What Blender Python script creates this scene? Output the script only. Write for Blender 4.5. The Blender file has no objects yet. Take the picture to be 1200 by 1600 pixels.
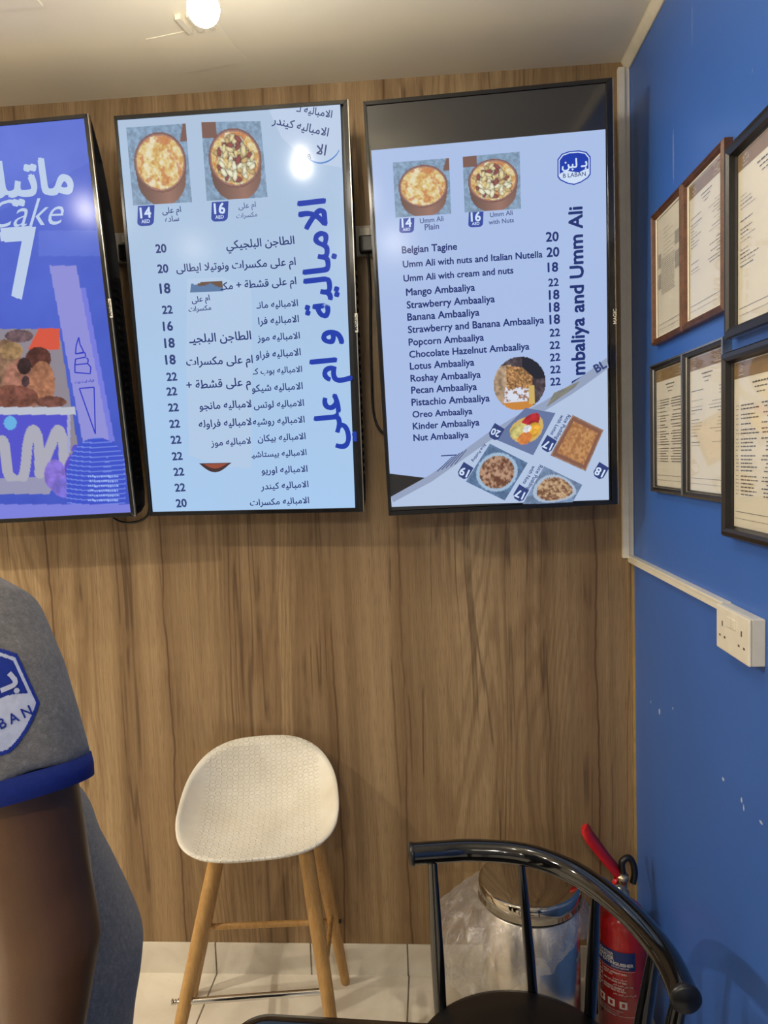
import bpy, bmesh, math, random
import numpy as np
from mathutils import Vector, Matrix
from mathutils.bvhtree import BVHTree

sc = bpy.context.scene
COL = sc.collection
rnd = random.Random(7)

# ------------------------------------------------------------------ camera
FPX, PITCH, YAW, ROLL, CAMH = 1101.15, 0.07661, 0.06629, -0.03626, 1.6231
_cy, _sy, _cp, _sp = math.cos(YAW), math.sin(YAW), math.cos(PITCH), math.sin(PITCH)
_f = np.array([-_sy*_cp, _cy*_cp, -_sp]); _r = np.array([_cy, _sy, 0.0]); _u = np.cross(_r, _f)
CR = _r*math.cos(ROLL) + _u*math.sin(ROLL); CU = -_r*math.sin(ROLL) + _u*math.cos(ROLL); CF = _f
CAMP = np.array([0, 0, CAMH])
cam = bpy.data.objects.new('camera', bpy.data.cameras.new('camera')); COL.objects.link(cam)
cam.data.sensor_fit = 'VERTICAL'; cam.data.sensor_height = 36.0; cam.data.lens = FPX/1600*36.0
cam.data.clip_start = 0.02
m = Matrix([[CR[i], CU[i], -CF[i], CAMP[i]] for i in range(3)] + [[0, 0, 0, 1]])
cam.matrix_world = m
sc.camera = cam

# ------------------------------------------------------------------ light + exposure
sc.view_settings.view_transform = 'Standard'; sc.view_settings.look = 'None'
sc.view_settings.exposure = 0.0; sc.view_settings.gamma = 1.0
sc.view_settings.use_curve_mapping = False
BULB_L = 150.0                      # radiance of the shop's bare bulbs
BULB_C = (1.0, 0.91, 0.76)
world = bpy.data.worlds.new('world'); sc.world = world; world.use_nodes = True
world.node_tree.nodes['Background'].inputs[0].default_value = (1.0, 0.93, 0.85, 1)
world.node_tree.nodes['Background'].inputs[1].default_value = 0.30   # mall beyond the open shop front
def lamp(name, loc, watt, col, size, rot=(0, 0, 0)):
    d = bpy.data.lights.new(name, 'AREA'); d.energy = watt; d.color = col; d.shape = 'DISK'; d.size = size
    o = bpy.data.objects.new(name, d); o.location = loc; o.rotation_euler = rot; COL.objects.link(o); return o
# ceiling downlights of the shop (behind and beside the photographer)
WARM = (1.0, 0.90, 0.75)
for x_, y_, w_ in ((-2.25, 0.7, 36), (-2.7, 1.45, 26), (-0.25, -1.5, 30), (-0.75, -2.3, 20), (-1.9, -1.7, 24)):
    lamp('ceiling_downlight', (x_, y_, 2.66), w_, WARM, 0.07)

# ------------------------------------------------------------------ helpers
def lin(c):
    return tuple(x/12.92 if x <= 0.04045 else ((x+0.055)/1.055)**2.4 for x in c)
def rgb(r, g, b): return lin((r/255, g/255, b/255))
def nlin(a):
    a = np.clip(a, 0, 1); return np.where(a <= 0.04045, a/12.92, ((a+0.055)/1.055)**2.4)

def ray(px, py): 
    d = CF*FPX + CR*(px-600) - CU*(py-800); return d/np.linalg.norm(d)

class NT:
    def __init__(s, mat): s.t = mat.node_tree; s.n = s.t.nodes; s.l = s.t.links
    def new(s, ty, **kw):
        n = s.n.new(ty)
        for k, v in kw.items(): setattr(n, k, v)
        return n
    def put(s, sock, v):
        if isinstance(v, bpy.types.NodeSocket): s.l.new(v, sock)
        elif v is not None:
            try: sock.default_value = v
            except Exception: sock.default_value = (*v, 1)
    def math(s, op, a, b=0.0, c=None, clamp=False):
        n = s.new('ShaderNodeMath', operation=op); n.use_clamp = clamp
        s.put(n.inputs[0], a); s.put(n.inputs[1], b)
        if c is not None: s.put(n.inputs[2], c)
        return n.outputs[0]
    def mix(s, f, a, b, blend='MIX'):
        n = s.new('ShaderNodeMix', data_type='RGBA', blend_type=blend)
        s.put(n.inputs['Factor'], f)
        s.put(n.inputs[6], a if isinstance(a, bpy.types.NodeSocket) else (*a, 1)); s.put(n.inputs[7], b if isinstance(b, bpy.types.NodeSocket) else (*b, 1))
        return n.outputs[2]
    def coord(s): return s.new('ShaderNodeTexCoord').outputs['Object']
    def mapping(s, v, sc_=(1, 1, 1), loc=(0, 0, 0), rot=(0, 0, 0)):
        n = s.new('ShaderNodeMapping'); s.put(n.inputs[0], v)
        n.inputs[1].default_value = loc; n.inputs[2].default_value = rot; n.inputs[3].default_value = sc_; return n.outputs[0]
    def noise(s, v, scale=1, detail=4, rough=0.5, dist=0.0):
        n = s.new('ShaderNodeTexNoise'); s.put(n.inputs['Vector'], v)
        n.inputs['Scale'].default_value = scale; n.inputs['Detail'].default_value = detail; n.inputs['Roughness'].default_value = rough
        n.inputs['Distortion'].default_value = dist; return n.outputs[0]
    def ramp(s, f, stops, interp='LINEAR'):
        n = s.new('ShaderNodeValToRGB'); s.put(n.inputs[0], f); n.color_ramp.interpolation = interp
        e = n.color_ramp.elements
        while len(e) < len(stops): e.new(0.5)
        for q, (p, c) in zip(e, stops): q.position = p; q.color = (*c, 1)
        return n.outputs[0]
    def smooth(s, x, a, b):
        n = s.new('ShaderNodeMapRange', interpolation_type='SMOOTHSTEP'); s.put(n.inputs[0], x)
        n.inputs[1].default_value = a; n.inputs[2].default_value = b; return n.outputs[0]
    def bump(s, h, strength=0.2, dist=0.01):
        n = s.new('ShaderNodeBump'); s.put(n.inputs['Height'], h); n.inputs['Strength'].default_value = strength
        n.inputs['Distance'].default_value = dist; return n.outputs[0]
    def sep(s, v): n = s.new('ShaderNodeSeparateXYZ'); s.put(n.inputs[0], v); return n.outputs

def mat(name, color=(0.5, 0.5, 0.5), rough=0.5, metal=0.0, spec=0.5, coat=0.0, emit=None, estr=1.0):
    m = bpy.data.materials.new(name); m.use_nodes = True
    b = m.node_tree.nodes['Principled BSDF']
    b.inputs['Base Color'].default_value = (*color, 1); b.inputs['Roughness'].default_value = rough
    b.inputs['Metallic'].default_value = metal; b.inputs['Specular IOR Level'].default_value = spec
    b.inputs['Coat Weight'].default_value = coat
    if emit is not None:
        b.inputs['Emission Color'].default_value = (*emit, 1); b.inputs['Emission Strength'].default_value = estr
    m['b'] = 1
    return m
def bs(m): return m.node_tree.nodes['Principled BSDF']

def noisy(m, base, amt=0.12, scale=30, rvar=0.1, bump=0.0):
    """Give a plain material a little procedural wear."""
    t = NT(m); v = t.coord(); n = t.noise(v, scale, 5, 0.6)
    dark = tuple(x*(1-amt) for x in base); lite = tuple(min(1, x*(1+amt)) for x in base)
    t.l.new(t.ramp(n, [(0.3, dark), (0.7, lite)]), bs(m).inputs['Base Color'])
    r0 = bs(m).inputs['Roughness'].default_value
    t.l.new(t.math('MULTIPLY_ADD', n, rvar, r0-rvar/2), bs(m).inputs['Roughness'])
    if bump: t.l.new(t.bump(n, bump, 0.005), bs(m).inputs['Normal'])
    return m
def nm(name, color, rough=0.5, amt=0.1, scale=30, bump=0.0, **kw): return noisy(mat(name, color, rough, **kw), color, amt, scale, 0.08, bump)

class MB:
    """Collects shapes in world coordinates, builds them as ONE mesh object."""
    def __init__(s): s.v = []; s.f = []; s.m = []; s.sm = []; s.col = None
    def add(s, verts, faces, mi=0, smooth=False):
        o = len(s.v); s.v.extend([tuple(map(float, p)) for p in verts])
        for f in faces: s.f.append(tuple(i+o for i in f)); s.m.append(mi); s.sm.append(smooth)
        return s
    def box(s, lo, hi, mi=0, fr=None):
        x0, y0, z0 = lo; x1, y1, z1 = hi
        P = [(x0, y0, z0), (x1, y0, z0), (x1, y1, z0), (x0, y1, z0), (x0, y0, z1), (x1, y0, z1), (x1, y1, z1), (x0, y1, z1)]
        if fr is not None: P = [fr(*p) for p in P]
        return s.add(P, [(3, 2, 1, 0), (4, 5, 6, 7), (0, 1, 5, 4), (1, 2, 6, 5), (2, 3, 7, 6), (3, 0, 4, 7)], mi)
    def loft(s, rings, mi=0, smooth=True, cap=True, closed=True):
        n = len(rings[0]); o = len(s.v); V = [p for r in rings for p in r]; F = []
        for i in range(len(rings)-1):
            for j in range(n if closed else n-1):
                k = (j+1) % n; F.append((i*n+j, i*n+k, (i+1)*n+k, (i+1)*n+j))
        s.add(V, F, mi, smooth)
        if cap and closed:
            s.add(rings[0], [tuple(range(n))[::-1]], mi, False); s.add(rings[-1], [tuple(range(n))], mi, False)
        return s
    def tube(s, pts, rad, seg=12, mi=0, cap=True, flat=1.0, up=None):
        pts = [Vector(p) for p in pts]
        if not hasattr(rad, '__len__'): rad = [rad]*len(pts)
        rings = []; prev = None
        for i, p in enumerate(pts):
            t = (pts[min(i+1, len(pts)-1)]-pts[max(i-1, 0)]).normalized()
            if prev is None:
                a = Vector(up) if up else (Vector((0, 0, 1)) if abs(t.z) < 0.9 else Vector((1, 0, 0)))
            else: a = prev
            a = (a - t*a.dot(t)).normalized(); prev = a; b = t.cross(a)
            rings.append([p + a*math.cos(q)*rad[i] + b*math.sin(q)*rad[i]*flat for q in [2*math.pi*k/seg for k in range(seg)]])
        return s.loft(rings, mi, True, cap)
    def lathe(s, prof, c, seg=32, mi=0, axis=None, smooth=True, cap=True):
        c = Vector(c); ax = Vector(axis).normalized() if axis else Vector((0, 0, 1))
        a = Vector((1, 0, 0)) if abs(ax.x) < 0.9 else Vector((0, 1, 0)); a = (a-ax*a.dot(ax)).normalized(); b = ax.cross(a)
        rings = [[c + ax*z + (a*math.cos(q)+b*math.sin(q))*r for q in [2*math.pi*k/seg for k in range(seg)]] for r, z in prof]
        return s.loft(rings, mi, smooth, cap)
    def build(s, name, mats, parent=None, loc=None, bevel=0.0, auto=True):
        me = bpy.data.meshes.new(name)
        off = Vector(parent.matrix_world.translation) if parent else (Vector(loc) if loc else Vector((0, 0, 0)))
        me.from_pydata([(x-off.x, y-off.y, z-off.z) for x, y, z in s.v], [], s.f)
        if not isinstance(mats, (list, tuple)): mats = [mats]
        for mm in mats: me.materials.append(mm)
        me.polygons.foreach_set('material_index', s.m); me.polygons.foreach_set('use_smooth', s.sm)
        if s.col is not None:
            ca = me.color_attributes.new('col', 'FLOAT_COLOR', 'POINT')
            a = np.ones((len(s.v), 4)); 
            for o, c in s.col: a[o:o+len(c), :3] = c
            ca.data.foreach_set('color', a.ravel())
        me.update()
        o = bpy.data.objects.new(name, me); COL.objects.link(o)
        if parent: 
            o.parent = parent
        else: o.location = off
        if bevel:
            bv = o.modifiers.new('bevel', 'BEVEL'); bv.width = bevel; bv.segments = 2; bv.limit_method = 'ANGLE'; bv.angle_limit = 0.6
        bpy.context.view_layer.update()
        return o

def tag(o, label=None, cat=None, group=None, kind=None):
    if label: o['label'] = label
    if cat: o['category'] = cat
    if group: o['group'] = group
    if kind: o['kind'] = kind
    return o
def thing(name, loc, label, cat, group=None):
    o = bpy.data.objects.new(name, None); COL.objects.link(o); o.location = loc; o.empty_display_size = 0.05
    bpy.context.view_layer.update(); return tag(o, label, cat, group)
def structure(o): o['kind'] = 'structure'; return o

def catmull(P, n=8):
    P = [Vector(p) for p in P]; out = []
    for i in range(len(P)-1):
        a, b, c, d = P[max(i-1, 0)], P[i], P[i+1], P[min(i+2, len(P)-1)]
        for k in range(n):
            t = k/n
            out.append(0.5*((2*b)+(c-a)*t+(2*a-5*b+4*c-d)*t*t+(3*b-a-3*c+d)*t**3))
    out.append(P[-1]); return out

# numpy value noise for the pictures shown on the screens
_rs = np.random.RandomState(3); _tab = _rs.rand(256, 256)
def vn(x, y):
    xi = np.floor(x).astype(int); yi = np.floor(y).astype(int); fx = x-xi; fy = y-yi
    fx = fx*fx*(3-2*fx); fy = fy*fy*(3-2*fy); g = lambda a, b: _tab[a % 256, b % 256]
    return (g(xi, yi)*(1-fx)+g(xi+1, yi)*fx)*(1-fy)+(g(xi, yi+1)*(1-fx)+g(xi+1, yi+1)*fx)*fy
def fbm(x, y): return 0.5*vn(x, y)+0.3*vn(2.1*x+7, 2.1*y+3)+0.2*vn(4.3*x+1, 4.3*y+9)

# ------------------------------------------------------------------ text (default font; Arabic letters shaped here)
_AR = {'ا': 0xFE8D, 'ب': 0xFE8F, 'ة': 0xFE93, 'ت': 0xFE95, 'ج': 0xFE9D, 'د': 0xFEA9, 'ر': 0xFEAD, 'ز': 0xFEAF, 'س': 0xFEB1,
       'ش': 0xFEB5, 'ط': 0xFEC1, 'ع': 0xFEC9, 'ف': 0xFED1, 'ق': 0xFED5, 'ك': 0xFED9, 'ل': 0xFEDD, 'م': 0xFEE1, 'ن': 0xFEE5,
       'ه': 0xFEE9, 'و': 0xFEED, 'ى': 0xFEEF, 'ي': 0xFEF1}
_RIGHT = set('اةدرزوى')
def arabic(s):
    out = []; i = 0
    while i < len(s):
        c = s[i]
        if c in _AR:
            pj = i > 0 and (s[i-1] in _AR or s[i-1] == 'ـ') and s[i-1] not in _RIGHT
            if c == 'ل' and i+1 < len(s) and s[i+1] == 'ا':
                out.append(chr(0xFEFC if pj else 0xFEFB)); i += 2; continue
            nj = i+1 < len(s) and (s[i+1] in _AR or s[i+1] == 'ـ') and c not in _RIGHT
            b = _AR[c]
            out.append(chr(b + (3 if pj and nj else 1 if pj else 2 if nj else 0)))
        else: out.append(c)
        i += 1
    return ''.join(reversed(out))
_tc = bpy.data.curves.new('lettering', 'FONT'); _to = bpy.data.objects.new('lettering', _tc); COL.objects.link(_to)
_tc.resolution_u = 3
def glyphs(s, bold=0.018, shear=0.0):
    """2-D outline mesh of a string at font size 1: (verts Nx2, faces)."""
    if any(c in _AR for c in s): s = arabic(s)
    _tc.body = s; _tc.offset = bold; _tc.shear = shear
    bpy.context.view_layer.update()
    e = _to.evaluated_get(bpy.context.evaluated_depsgraph_get()); me = e.to_mesh()
    v = np.array([p.co[:2] for p in me.vertices]).reshape(-1, 2); f = [tuple(p.vertices) for p in me.polygons]
    e.to_mesh_clear(); return v, f

def shield(w, h, n=10):
    """badge outline: flat top, rounded lower corners (unit px, y down from top)."""
    P = [(-w/2, 0), (w/2, 0)]
    for k in range(n+1):
        a = math.pi/2*k/n; P.append((w/2-w*0.3+w*0.3*math.cos(a), h*0.78+h*0.22*math.sin(a)))
    for k in range(n+1):
        a = math.pi/2*(1-k/n); P.append((-w/2+w*0.3-w*0.3*math.cos(a), h*0.78+h*0.22*math.sin(a)))
    return P

class Screen:
    """Lays pictures and lettering out on a flat display face (positions given as they are read off the display)."""
    def __init__(s, c, u, n):
        s.c = np.array(c); s.u = np.array(u); s.n = np.array(n); s.w = np.cross(u, n); s.mb = MB(); s.mb.col = []; s.mats = []
    def at(s, px, py, lift=0.0):
        c = s.c + s.w*lift
        d = CF*FPX + CR*(np.asarray(px, float)[..., None]-600) - CU*(np.asarray(py, float)[..., None]-800)
        t = ((c-CAMP)@s.w)/(d@s.w)
        return CAMP + d*t[..., None]
    def uv(s, P): d = np.asarray(P)-s.c; return np.stack([d@s.u, d@s.n], -1)
    def mi(s, m):
        if m not in s.mats: s.mats.append(m)
        return s.mats.index(m)
    def poly(s, pts, m, lift):
        p = s.at([q[0] for q in pts], [q[1] for q in pts], lift); s.mb.add(p, [tuple(range(len(p)))[::-1]], s.mi(m))
    def paint(s, quad, nx, ny, fn, m, lift):
        U, V = np.meshgrid(np.linspace(0, 1, nx+1), np.linspace(0, 1, ny+1)); q = np.array(quad, float)
        X = (1-V)*((1-U)*q[0, 0]+U*q[1, 0])+V*((1-U)*q[3, 0]+U*q[2, 0]); Y = (1-V)*((1-U)*q[0, 1]+U*q[1, 1])+V*((1-U)*q[3, 1]+U*q[2, 1])
        c, keep = fn(U, V, X, Y)
        P = s.at(X.ravel(), Y.ravel(), lift); o = len(s.mb.v)
        i, j = np.meshgrid(np.arange(nx), np.arange(ny)); a = (j*(nx+1)+i).ravel()
        F = np.stack([a, a+nx+1, a+nx+2, a+1], 1)
        if keep is not None:
            k = keep.ravel(); F = F[k[F].all(1)]
        s.mb.add(P, [tuple(map(int, f)) for f in F], s.mi(m)); s.mb.col.append((o, nlin(c.reshape(-1, 3))))
    def text(s, t, p0, p1, m, lift=0.0012, bold=0.018, shear=0.0, flip=False, cut=None, stretch=1.0):
        """baseline from p0 to p1 (read positions); the string is scaled to that width."""
        wide = max(0.0, bold-0.002); v, f = glyphs(t, min(bold, 0.0), shear)
        if len(v) == 0: return
        x0, x1 = v[:, 0].min(), v[:, 0].max()
        A, B = s.uv(s.at([p0[0], p1[0]], [p0[1], p1[1]], lift)); d = B-A; L = np.hypot(*d); e = d/L; k = L/(x1-x0)
        g = np.array([-e[1], e[0]])*(-1 if flip else 1)
        q = A + ((v[:, :1]-x0)*k)*e + (v[:, 1:]*k*stretch)*g
        if flip: f = [tuple(reversed(x)) for x in f]
        for n_, (dx, dy) in enumerate(((0, 0), (1, 0.5), (-1, -0.5), (0.5, -1), (-0.5, 1)) if wide > 0 else ((0, 0),)):
            w_ = wide*k
            P = s.c + (q[:, :1]+dx*w_)*s.u + (q[:, 1:]+dy*w_)*s.n + s.w*(lift+n_*0.00002)
            s.mb.add(P, f, s.mi(m))

# ------------------------------------------------------------------ materials
def wood_wall():
    base = rgb(172, 142, 104)
    m = mat('oak_laminate', base, 0.42, spec=0.35); t = NT(m); v = t.coord(); X, Y, Z = t.sep(v)
    warp = t.noise(t.mapping(v, (2.2, 1, 0.55)), 1, 3, 0.5)
    xs = t.math('ADD', X, t.math('MULTIPLY_ADD', warp, 0.10, -0.05))
    cv = t.new('ShaderNodeCombineXYZ'); t.put(cv.inputs[0], xs); t.put(cv.inputs[2], Z); c = cv.outputs[0]
    streak = t.noise(t.mapping(c, (13, 1, 0.30)), 1, 5, 0.62)
    mid = t.noise(t.mapping(c, (60, 1, 0.8)), 1, 4, 0.65)
    fine = t.noise(t.mapping(v, (300, 1, 5)), 1, 4, 0.75)
    pores = t.noise(t.mapping(v, (700, 1, 18)), 1, 2, 0.5)
    broad = t.noise(t.mapping(c, (3.0, 1, 0.10), (1.3, 0, 0)), 1, 2, 0.5)
    # cathedral figure: contour lines of a stretched noise
    hill = t.noise(t.mapping(c, (3.8, 1, 0.42)), 1, 1.5, 0.4)
    con = t.math('SINE', t.math('ADD', t.math('MULTIPLY', hill, 210.0), t.math('MULTIPLY', mid, 3.0)))
    con = t.math('MULTIPLY', t.smooth(con, -0.2, 1.0), t.smooth(t.noise(t.mapping(v, (2.6, 1, 0.8), (5, 0, 2)), 1, 2), 0.42, 0.60))
    h = t.math('ADD', t.math('MULTIPLY', streak, 0.46), t.math('ADD', t.math('MULTIPLY', mid, 0.26), t.math('ADD', t.math('MULTIPLY', fine, 0.26), t.math('MULTIPLY_ADD', broad, 0.22, -0.11))))
    col = t.ramp(h, [(0.33, rgb(112, 90, 63)), (0.44, rgb(146, 120, 86)), (0.53, rgb(165, 138, 101)), (0.68, rgb(186, 161, 122))])
    col = t.mix(t.math('MULTIPLY', con, 0.36), col, rgb(108, 80, 52))
    col = t.mix(t.math('MULTIPLY', t.smooth(pores, 0.50, 0.70), 0.50), col, rgb(100, 78, 54))
    # cracks along the grain: narrow contour of a stretched noise, broken up
    cr = t.noise(t.mapping(c, (8.5, 1, 0.26), (3.1, 0, 1.7)), 1, 3, 0.5)
    ad = t.math('ABSOLUTE', t.math('SUBTRACT', cr, 0.5))
    line = t.math('SUBTRACT', 1.0, t.smooth(ad, 0.001, 0.013))
    halo = t.math('SUBTRACT', 1.0, t.smooth(ad, 0.0, 0.09))
    brk = t.smooth(t.noise(t.mapping(v, (6, 1, 2.6), (9, 0, 0)), 1, 3, 0.6), 0.47, 0.58)
    col = t.mix(t.math('MULTIPLY', t.math('MULTIPLY', halo, t.smooth(broad, 0.62, 0.42)), 0.42), col, rgb(112, 84, 56))
    col = t.mix(t.math('MULTIPLY', t.math('MULTIPLY', line, brk), 0.55), col, rgb(66, 46, 30))
    # knots
    vo = t.new('ShaderNodeTexVoronoi'); t.put(vo.inputs['Vector'], t.mapping(c, (4.4, 1, 1.5))); vo.inputs['Scale'].default_value = 1.0
    kn = t.math('SUBTRACT', 1.0, t.smooth(t.math('ADD', vo.outputs['Distance'], t.math('MULTIPLY', mid, 0.06)), 0.03, 0.095))
    col = t.mix(t.math('MULTIPLY', kn, 0.6), col, rgb(78, 54, 34))
    # joints between the boards of the laminate print
    for x0 in (-0.826, -0.309, -0.10, 0.485, -1.19):
        w = t.math('ADD', t.math('SUBTRACT', X, x0), t.math('MULTIPLY_ADD', t.noise(t.mapping(v, (0.01, 1, 2.2), (x0*7, 0, 0)), 1, 4, 0.6), 0.05, -0.025))
        ln = t.math('SUBTRACT', 1.0, t.smooth(t.math('ABSOLUTE', w), 0.0008, 0.0048))
        col = t.mix(t.math('MULTIPLY', t.math('MULTIPLY', ln, t.smooth(streak, 0.62, 0.45)), 0.85), col, rgb(70, 48, 30))
        side = t.math('SUBTRACT', 1.0, t.smooth(t.math('ABSOLUTE', w), 0.0, 0.045))
        col = t.mix(t.math('MULTIPLY', side, 0.40), col, rgb(112, 84, 56))
    t.l.new(col, bs(m).inputs['Base Color'])
    t.l.new(t.bump(t.math('ADD', fine, t.math('MULTIPLY', line, -1.0)), 0.12, 0.002), bs(m).inputs['Normal'])
    return m
M_OAK = wood_wall()

def tile_mat(name, sx, sy, ox, oy, axes=(0, 1)):
    m = mat(name, rgb(226, 218, 198), 0.14, spec=0.5); t = NT(m); v = t.coord(); S = t.sep(v)
    a, b = S[axes[0]], S[axes[1]]
    def joint(x, s_, o): 
        q = t.math('ABSOLUTE', t.math('SUBTRACT', t.math('FRACT', t.math('ADD', t.math('DIVIDE', t.math('SUBTRACT', x, o), s_), 100.5)), 0.5))
        return t.math('SUBTRACT', 1.0, t.smooth(q, 0.0018/s_, 0.0030/s_))
    j = joint(a, sx, ox)
    if sy: j = t.math('MAXIMUM', j, joint(b, sy, oy))
    n = t.noise(v, 3.5, 6, 0.6, 1.5); n2 = t.noise(v, 26, 5, 0.6)
    col = t.ramp(n, [(0.3, rgb(214, 205, 186)), (0.6, rgb(232, 225, 208))])
    col = t.mix(t.math('MULTIPLY', t.smooth(n2, 0.55, 0.8), 0.15), col, rgb(180, 168, 145))
    dirt = t.math('MULTIPLY', j, t.math('ADD', 0.65, t.math('MULTIPLY', n2, 0.5)), clamp=True)
    t.l.new(t.mix(dirt, col, rgb(92, 80, 62)), bs(m).inputs['Base Color'])
    t.l.new(t.math('MULTIPLY_ADD', n2, 0.14, 0.1), bs(m).inputs['Roughness'])
    t.l.new(t.bump(t.math('MULTIPLY', j, -1.0), 0.4, 0.002), bs(m).inputs['Normal'])
    return m
def paint_mat(name, c, chips=False, rough=0.45):
    m = mat(name, c, rough, spec=0.4); t = NT(m); v = t.coord(); n = t.noise(v, 1.6, 5, 0.55); f = t.noise(v, 320, 3, 0.6)
    col = t.ramp(n, [(0.25, tuple(x*0.93 for x in c)), (0.75, tuple(min(1, x*1.06) for x in c))])
    if chips:
        sp = t.noise(t.mapping(v, (1, 7, 2.6)), 4.2, 6, 0.65)
        col = t.mix(t.math('MULTIPLY', t.smooth(sp, 0.735, 0.76), 0.6), col, rgb(200, 210, 225))
        S = t.sep(v); wob = t.math('MULTIPLY', t.math('SUBTRACT', t.noise(v, 160, 3, 0.6), 0.5), 0.010)
        for cy_, cz_, ry_, rz_ in ((1.938, 0.926, 0.004, 0.005), (1.865, 0.926, 0.007, 0.010), (1.762, 0.972, 0.004, 0.004), (1.458, 0.932, 0.006, 0.005), (1.372, 0.930, 0.004, 0.006), (1.362, 0.920, 0.003, 0.007), (1.290, 0.929, 0.008, 0.003), (1.62, 2.52, 0.003, 0.05), (1.74, 2.30, 0.006, 0.07)):
            a_ = t.math('DIVIDE', t.math('SUBTRACT', S[1], cy_), ry_); b_ = t.math('DIVIDE', t.math('SUBTRACT', S[2], cz_), rz_)
            d_ = t.math('ADD', t.math('ADD', t.math('MULTIPLY', a_, a_), t.math('MULTIPLY', b_, b_)), t.math('MULTIPLY', wob, 260.0))
            col = t.mix(t.math('MULTIPLY', t.math('SUBTRACT', 1.0, t.smooth(d_, 0.5, 1.0)), 0.75 if cz_ < 2 else 0.18), col, rgb(214, 222, 234))
    t.l.new(col, bs(m).inputs['Base Color']); t.l.new(t.bump(f, 0.08, 0.002), bs(m).inputs['Normal'])
    return m
M_BLUE = paint_mat('blue_wall_paint', rgb(60, 108, 192), True, 0.34)
M_CEIL = paint_mat('ceiling_paint', rgb(246, 238, 216), rough=0.6)
M_CREAM = nm('cream_trim', rgb(236, 228, 206), 0.4, 0.06)
M_WHITEP = nm('white_plastic', rgb(232, 226, 208), 0.35, 0.04)
M_BLACKP = nm('black_plastic', rgb(20, 20, 22), 0.35, 0.2)
M_BLACKG = nm('black_gloss_enamel', rgb(12, 12, 13), 0.09, 0.2, spec=0.6, coat=0.4)
M_BLACKF = nm('black_frame_wood', rgb(30, 27, 26), 0.35, 0.25, 60)
M_CHROME = nm('chrome', rgb(210, 208, 204), 0.09, 0.04, metal=1.0)
M_STEEL = nm('brushed_steel', rgb(214, 208, 196), 0.24, 0.05, metal=1.0)
M_GOLD = nm('gold_edge_strip', rgb(205, 170, 90), 0.35, 0.15, metal=0.4)
M_SILVER = nm('silver_edge', rgb(176, 172, 162), 0.25, 0.06, metal=0.9)

def wood_solid(name, a, b, axis_scale=(60, 60, 6)):
    m = mat(name, a, 0.4, spec=0.4); t = NT(m); v = t.coord(); n = t.noise(t.mapping(v, axis_scale), 1, 5, 0.6); f = t.noise(t.mapping(v, tuple(x*6 for x in axis_scale)), 1, 3)
    t.l.new(t.ramp(t.math('MULTIPLY_ADD', f, 0.35, t.math('MULTIPLY', n, 0.65)), [(0.32, a), (0.68, b)]), bs(m).inputs['Base Color']); return m
M_LEG = wood_solid('ash_wood', rgb(168, 124, 66), rgb(206, 164, 102))
M_BROWNF = wood_solid('walnut_frame', rgb(74, 44, 26), rgb(118, 76, 48), (40, 40, 40))

def emis(name, c, rough=0.15, k=1.0):
    return mat(name, (0.004, 0.004, 0.004), rough, spec=0.16, emit=tuple(x*k for x in c))
def emis_attr(name):
    m = mat(name, (0.004, 0.004, 0.004), 0.15, spec=0.16, emit=(0, 0, 0)); t = NT(m)
    a = t.new('ShaderNodeVertexColor'); a.layer_name = 'col'
    t.l.new(a.outputs[0], bs(m).inputs['Emission Color']); return m
E_PIC = emis_attr('screen_picture')
E_NAVY = emis('screen_navy', rgb(34, 50, 112)); E_ROYAL = emis('screen_royal_blue', rgb(34, 62, 170)); E_BADGE = emis('screen_badge_blue', rgb(58, 78, 160))
E_WHITE = emis('screen_white', rgb(205, 222, 246)); E_OFF = mat('screen_dark', (0.02, 0.02, 0.022), 0.08, spec=0.9)
E_GREY = emis('screen_grey', rgb(90, 104, 150)); E_PALE = emis('screen_pale_text', rgb(186, 204, 232))
E_NAVY2 = emis('screen_navy_soft', rgb(52, 66, 120))

# ------------------------------------------------------------------ the room
XR, YB, HC = 0.589, 2.0948, 2.698
XL, YF = -3.6, -3.2
structure(MB().box((XL, YB, 0.103), (XR+0.1, YB+0.08, HC)).build('wall_back', M_OAK))
structure(MB().box((XL, YB-0.004, 0.0), (XR, YB+0.08, 0.1025)).build('baseboard_back', tile_mat('skirting_tile', 0.306, None, -0.727, 0)))
structure(MB().box((XR, YF, 0), (XR+0.1, YB, HC)).build('wall_right', M_BLUE))
structure(MB().box((XL-0.1, YF, 0), (XL, YB+0.08, HC)).build('wall_left', paint_mat('left_wall_paint', rgb(205, 196, 178))))
structure(MB().box((XL-0.1, YF, -0.08), (XR+0.1, YB+0.08, 0.0)).build('floor', tile_mat('floor_tile', 0.614, 0.614, -0.727, 1.66)))
structure(MB().box((XL-0.1, YF, HC), (XR+0.1, YB+0.08, HC+0.08)).build('ceiling', M_CEIL))
# rounded cream fillet where the ceiling meets the blue wall, and the edge strips in the corner
b = MB(); rg = []
for y in (YF, 0.0, 1.0, 1.9, YB):
    rg.append([(XR, y, HC-0.026), (XR-0.006, y, HC-0.022), (XR-0.016, y, HC-0.010), (XR-0.022, y, HC), (XR, y, HC)])
b.loft(rg); structure(b.build('trim_1', M_CREAM))
structure(MB().box((0.572, YB-0.006, 0.103), (0.5835, YB, 1.29)).box((0.5835, YB-0.010, 0.103), (0.589, YB, 1.29), 1).build('trim_2', [M_OAK, M_GOLD]))
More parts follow.
